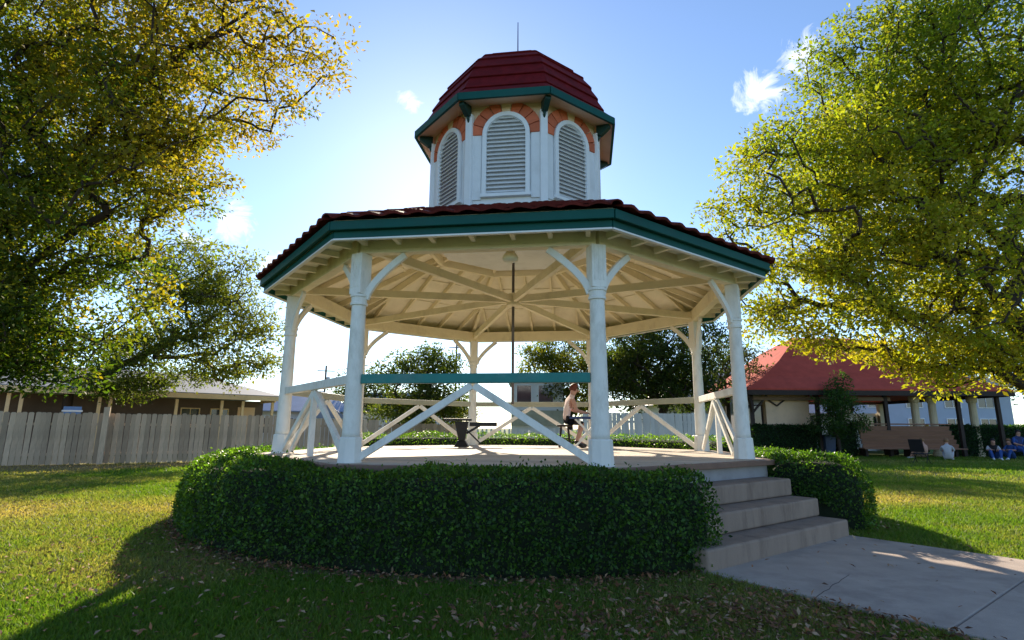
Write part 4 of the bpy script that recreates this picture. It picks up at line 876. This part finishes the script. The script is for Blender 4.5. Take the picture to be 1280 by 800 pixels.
# ------------------------------------------------------------------ people and their things
def person(label, loc, rz, J, clothes, hair, hair_long=False, bulk=1.0, group=None, hat=None):
    """J: joint dict in metres, x right, y forward (facing +y), z up; clothes: bone -> material"""
    names = ['pelvis', 'waist', 'chest', 'neck', 'chin', 'crown', 'sl', 'el', 'wl', 'hl', 'sr', 'er', 'wr', 'hr', 'tl', 'kl', 'al', 'fl', 'tr', 'kr', 'ar', 'fr']
    rad = dict(pelvis=(.155, .115), waist=(.125, .095), chest=(.15, .11), neck=(.055, .055), chin=(.072, .085), crown=(.078, .092), sl=(.062, .06), el=(.042, .042), wl=(.028, .03), hl=(.035, .02), sr=(.062, .06), er=(.042, .042), wr=(.028, .03), hr=(.035, .02),
               tl=(.088, .088), kl=(.062, .062), al=(.04, .042), fl=(.04, .032), tr=(.088, .088), kr=(.062, .062), ar=(.04, .042), fr=(.04, .032))
    edges = [('pelvis', 'waist'), ('waist', 'chest'), ('chest', 'neck'), ('neck', 'chin'), ('chin', 'crown'), ('chest', 'sl'), ('sl', 'el'), ('el', 'wl'), ('wl', 'hl'), ('chest', 'sr'), ('sr', 'er'), ('er', 'wr'), ('wr', 'hr'),
             ('pelvis', 'tl'), ('tl', 'kl'), ('kl', 'al'), ('al', 'fl'), ('pelvis', 'tr'), ('tr', 'kr'), ('kr', 'ar'), ('ar', 'fr')]
    me = bpy.data.meshes.new('skeleton'); me.from_pydata([J[n] for n in names], [(names.index(a), names.index(b)) for a, b in edges], [])
    tmp = bpy.data.objects.new('skeleton', me); col.objects.link(tmp)
    sk = tmp.modifiers.new('skin', 'SKIN'); sk.use_smooth_shade = True; sk.branch_smoothing = .4
    lay = me.skin_vertices[0].data
    for i, n in enumerate(names): lay[i].radius = (rad[n][0] * bulk, rad[n][1] * bulk); lay[i].use_root = (n == 'pelvis')
    sb = tmp.modifiers.new('sub', 'SUBSURF'); sb.levels = 2; sb.render_levels = 2
    dg = bpy.context.evaluated_depsgraph_get(); bme = bpy.data.meshes.new_from_object(tmp.evaluated_get(dg))
    bpy.data.objects.remove(tmp); bpy.data.meshes.remove(me)
    mats = list(dict.fromkeys(clothes.values())); bme.materials.clear()
    for n in mats: bme.materials.append(M[n])
    B = [(np.array(J[a], float), np.array(J[b], float), mats.index(clothes[b])) for a, b in edges]
    cen = np.array([p.center for p in bme.polygons]); best = np.full(len(cen), 1e9); mi = np.zeros(len(cen), np.int32)
    for a, b, k in B:
        d = b - a; t = np.clip(((cen - a) @ d) / (d @ d), 0, 1); dist = np.linalg.norm(cen - a - t[:, None] * d, axis=1); s = dist < best; best[s] = dist[s]; mi[s] = k
    bme.polygons.foreach_set('material_index', mi); bme.polygons.foreach_set('use_smooth', np.ones(len(cen), bool))
    root = bpy.data.objects.new('person', bme); col.objects.link(root); root.location = loc; root.rotation_euler = (0, 0, rz); tag(root, label, 'person', group)
    # head details: hair shell, nose, hands' fingers
    c = (Vector(J['chin']) + Vector(J['crown'])) / 2; up = (Vector(J['crown']) - Vector(J['chin'])).normalized(); fw = Vector(J.get('look', (0, 1, 0))); fw = (fw - up * fw.dot(up)).normalized(); sd = fw.cross(up)
    m = MB(); V = []; nu, nv = 14, 9
    for j in range(nv):
        th = j / (nv - 1) * (2.0 if hair_long else 1.75)
        for k in range(nu):
            ph = 2 * math.pi * k / nu; fr_ = math.cos(ph); cut = min(th, 1.05 if fr_ > .55 else th); r = .112 if not (hair_long and j == nv - 1) else .10
            V.append(c + up * (math.cos(cut) * .128 + .012) + (fw * (math.cos(ph) - .12) + sd * math.sin(ph) * .88) * math.sin(cut) * r)
    m.raw(V, [(j * nu + k, j * nu + (k + 1) % nu, (j + 1) * nu + (k + 1) % nu, (j + 1) * nu + k) for j in range(nv - 1) for k in range(nu)]).build('hair', hair, root, True)
    m = MB(); m.tube([c + fw * .085 + up * .02, c + fw * .115 - up * .022, c + fw * .09 - up * .034], [.008, .014, .008], 6); m.build('nose', 'skin', root, True)
    m = MB()
    for w_, h_, s in (('wl', 'hl', -1), ('wr', 'hr', 1)):
        d = (Vector(J[h_]) - Vector(J[w_])).normalized(); q = d.cross(Vector((0, 0, 1)))
        q = q.normalized() if q.length > .05 else Vector((1, 0, 0)); nn = q.cross(d)
        for f in range(4):
            b0 = Vector(J[h_]) + q * (f - 1.5) * .019 - d * .01; m.tube([b0, b0 + d * .045 - nn * .006, b0 + d * .075 - nn * .022], [.0095, .0085, .006], 6)
        b0 = Vector(J[w_]) + d * .035 + q * s * .03; m.tube([b0, b0 + d * .03 + q * s * .022, b0 + d * .06 + q * s * .026 - nn * .01], [.011, .010, .007], 6)
    m.build('fingers', 'skin', root, True)
    for s, k in ((-1, 'l'), (1, 'r')):
        a, f = Vector(J['a' + k]), Vector(J['f' + k]); MB().tube([a - (f - a) * .35 + Vector((0, 0, -.035)), a + Vector((0, 0, -.02)), f + Vector((0, 0, -.02)), f + (f - a).normalized() * .05 + Vector((0, 0, -.022))], [.03, .05, .046, .022], 8).build('shoe', clothes.get('shoe' , 'black_cloth') if False else ('shoe_white' if hair == 'hair_tan' or clothes['fl'] == 'shoe_white' else 'black_plastic'), root, True)
    if hat:
        MB().lathe([(.20, .06), (.20, .075), (.115, .09), (.105, .17), (.05, .20)], 16, c=c).build('hat', hat, root, True)
    return root
def wear(top, sleeve, legs, shin, foot='skin'):
    return dict(waist=top, chest=top, neck=top, chin='skin', crown='skin', sl=top, sr=top, el=sleeve, er=sleeve, wl='skin', wr='skin', hl='skin', hr='skin', tl=legs, tr=legs, kl=legs, kr=legs, al=shin, ar=shin, fl=foot, fr=foot)
# 1: sitting on a stool on the gazebo deck, leaning towards a small table
st_p = at(706, 558, 12.55); st_p.z = FLOOR
Jst = dict(pelvis=(0, 0, .60), waist=(0, .05, .78), chest=(0, .13, 1.01), neck=(0, .19, 1.17), chin=(0, .23, 1.24), crown=(0, .26, 1.36), sl=(-.165, .14, 1.08), el=(-.19, .24, .84), wl=(-.16, .45, .79), hl=(-.15, .52, .785),
           sr=(.165, .14, 1.08), er=(.20, .22, .82), wr=(.17, .42, .77), hr=(.16, .49, .765), tl=(-.09, .06, .58), kl=(-.11, .42, .56), al=(-.11, .37, .12), fl=(-.11, .50, .05), tr=(.09, .06, .58), kr=(.11, .40, .54), ar=(.11, .24, .14), fr=(.11, .37, .06), look=(0, 1, -.3))
person('red-haired person in a pale pink sleeveless top sitting on a stool in the gazebo', st_p, R(-78), Jst, wear('pink_top', 'skin', 'black_cloth', 'skin'), 'hair_red', True)
stool = thing('stool', 'dark bar stool under the person in the gazebo', 'stool', st_p, 0)
MB().lathe([(.15, .455), (.17, .465), (.17, .495), (.15, .505)], 18).build('seat', 'dark_brown_timber', stool, True)
for k in range(4): a = R(45 + 90 * k); MB().tube([(.17 * math.cos(a), .17 * math.sin(a), 0), (.11 * math.cos(a), .11 * math.sin(a), .46)], .016, 8).build('leg', 'dark_brown_timber', stool, True)
MB().tube([(.14 * math.cos(R(a)), .14 * math.sin(R(a)), .2) for a in range(45, 406, 90)], .010, 6).build('footrest', 'dark_brown_timber', stool)
tb = thing('folding_table', 'narrow dark blue topped table with pale crossed legs beside the gazebo column', 'table', (st_p.x + .52, st_p.y - .05, FLOOR), 0)
MB().box((0, 0, .655), (.85, .42, .05)).build('tabletop', 'blue_board', tb, bevel=.008)
for s in (-1, 1):
    MB().beam((-.34, s * .16, 0), (.30, s * .16, .63), .035, .04).build('leg', 'white_paint', tb); MB().beam((.34, s * .13, 0), (-.30, s * .13, .63), .035, .04).build('leg', 'white_paint', tb)
for s in (-1, 1): MB().box((s * .20, 0, .59), (.04, .36, .08)).build('crosspiece', 'white_paint', tb)
# black stand on the deck by the rear column
bk = at(577, 561, 12.6); kd = thing('folding_stand', 'black pedestal stand with long side arm on the gazebo deck', 'stand', (bk.x, bk.y, FLOOR), 0)
m = MB(); m.raw([(-.17, -.15, .0), (.17, -.15, .0), (.17, .15, .0), (-.17, .15, .0), (-.08, -.09, .14), (.08, -.09, .14), (.08, .09, .14), (-.08, .09, .14)], [(3, 2, 1, 0), (4, 5, 6, 7), (0, 1, 5, 4), (1, 2, 6, 5), (2, 3, 7, 6), (3, 0, 4, 7)]); m.build('base', 'black_plastic', kd, bevel=.01)
m = MB(); m.raw([(-.07, -.09, .14), (.07, -.09, .14), (.07, .09, .14), (-.07, .09, .14), (-.16, -.14, .56), (.14, -.14, .56), (.14, .14, .56), (-.16, .14, .56)], [(3, 2, 1, 0), (4, 5, 6, 7), (0, 1, 5, 4), (1, 2, 6, 5), (2, 3, 7, 6), (3, 0, 4, 7)]); m.build('body', 'black_plastic', kd, bevel=.01)
MB().box((-.10, 0, .60), (.62, .34, .05)).build('top', 'black_plastic', kd, bevel=.01)
MB().box((.48, 0, .50), (.62, .12, .09)).build('arm', 'black_plastic', kd, bevel=.01)
MB().beam((.10, 0, .30), (.40, 0, .47), .05, .05).build('strut', 'black_plastic', kd); MB().beam((.08, -.05, .40), (.42, -.05, .08), .03, .03).build('strut', 'iron', kd)
# people on the right lawn
def sit_ground(lean=0.0):
    return dict(pelvis=(0, 0, .13), waist=(0, -.01 + lean * .1, .32), chest=(0, .02 + lean * .2, .55), neck=(0, .05 + lean * .3, .71), chin=(0, .09 + lean * .32, .78), crown=(0, .11 + lean * .34, .90), sl=(-.17, .02 + lean * .2, .62), el=(-.24, .18, .44), wl=(-.14, .38, .46), hl=(-.09, .44, .47),
                sr=(.17, .02 + lean * .2, .62), er=(.24, .18, .44), wr=(.14, .38, .46), hr=(.09, .44, .47), tl=(-.10, .08, .13), kl=(-.17, .42, .46), al=(-.14, .62, .08), fl=(-.14, .76, .05), tr=(.10, .08, .13), kr=(.17, .42, .44), ar=(.14, .64, .08), fr=(.14, .78, .05), look=(0, 1, -.2))
def sit_chair():
    return dict(pelvis=(0, 0, .52), waist=(0, -.02, .70), chest=(0, -.02, .94), neck=(0, 0, 1.11), chin=(0, .04, 1.18), crown=(0, .05, 1.30), sl=(-.18, -.02, 1.01), el=(-.25, .08, .76), wl=(-.16, .30, .70), hl=(-.12, .37, .69), sr=(.18, -.02, 1.01), er=(.25, .08, .76), wr=(.16, .30, .70), hr=(.12, .37, .69),
                tl=(-.10, .08, .50), kl=(-.15, .46, .48), al=(-.14, .50, .08), fl=(-.14, .64, .05), tr=(.10, .08, .50), kr=(.15, .46, .48), ar=(.14, .50, .08), fr=(.14, .64, .05), look=(0, 1, 0))
p = ground_at(1186, 576); person('person in a pale grey shirt sitting on the grass near the black camp chair', p, R(-40), sit_ground(.3), wear('grey_cloth', 'grey_cloth', 'grey_cloth', 'skin', 'shoe_white'), 'hair_tan', True, 1.05)
p = ground_at(1172, 575); person('person in a brown top sitting on the grass behind the pale grey shirt', p + Vector((-.1, .5, 0)), R(30), sit_ground(.1), wear('skin', 'skin', 'brown_wall', 'skin', 'shoe_white'), 'hair_tan', True)
p = ground_at(1243, 575); person('person in dark top and blue jeans crouched on the grass by the long hedge', p, R(150), sit_ground(.5), wear('black_cloth', 'grey_cloth', 'jeans', 'jeans', 'shoe_white'), 'hair_dark', False, 1.15)
p = ground_at(1262, 575); person('person in blue hooded top sitting on the grass, knees raised', p + Vector((.1, -.1, 0)), R(110), sit_ground(.2), wear('jeans', 'jeans', 'jeans', 'jeans', 'shoe_white'), 'hair_tan', False, 1.15)
p = ground_at(1277, 576); person('person in navy jacket and dark cap sitting on a folding chair at the long hedge', p + Vector((.3, .3, 0)), R(170), sit_chair(), wear('navy_cloth', 'jeans', 'jeans', 'jeans', 'shoe_white'), 'hair_dark', False, 1.15)
fc = thing('folding_chair', 'folding chair under the person in navy by the long hedge', 'chair', p + Vector((.3, .3, 0)), R(170))
def camp_chair(o, mname):
    MB().box((0, .05, .40), (.50, .46, .04)).build('seat', mname, o, bevel=.01); MB().box((0, -.24, .72), (.50, .04, .50), Matrix.Rotation(R(12), 3, 'X')).build('backrest', mname, o, bevel=.01)
    for sx in (-1, 1):
        for sy in (-1, 1): MB().tube([(sx * .24, sy * .20 + .05, 0), (sx * .20, -sy * .12 + .05, .40)], .014, 6).build('leg', 'iron', o)
camp_chair(fc, 'navy_cloth')
p = ground_at(1152, 580); cc = thing('camp_chair', 'empty black camp chair standing alone on the right lawn', 'chair', p, R(-60)); camp_chair(cc, 'black_cloth')
pk = Vector((22.6, 31.0, 0)); person('person in bright yellow top sitting inside the pavilion behind the screen', pk + Vector((.6, 0, .18)), R(150), sit_chair(), wear('yellow_cloth', 'yellow_cloth', 'jeans', 'jeans'), 'hair_dark', False, 1.25, None, 'yellow_cloth')
person('person in maroon top sitting at the pavilion table behind the screen', pk + Vector((-.7, .2, .18)), R(-150), sit_chair(), wear('purple_cloth', 'purple_cloth', 'black_cloth', 'black_cloth'), 'hair_dark', False, 1.25)
pb = thing('picnic_bench', 'yellow slatted bench under the people inside the pavilion', 'bench', pk + Vector((0, .1, 0)), 0)
for k in range(3): MB().box((0, -.18 + k * .18, .62), (3.2, .15, .05)).build('slat', 'yellow_bench', pb)
for x in (-1.3, 1.3): MB().box((x, 0, .30), (.1, .45, .60)).build('leg', 'dark_brown_timber', pb)
pt = thing('picnic_table', 'yellow topped picnic table under the pavilion eave', 'table', (19.6, 30.6, 0), 0)
for k in range(4): MB().box((0, -.3 + k * .2, 1.0), (2.6, .17, .05)).build('slat', 'yellow_bench', pt)
for x in (-1, 1): MB().box((x, 0, .49), (.1, .6, .97)).build('leg', 'dark_brown_timber', pt)
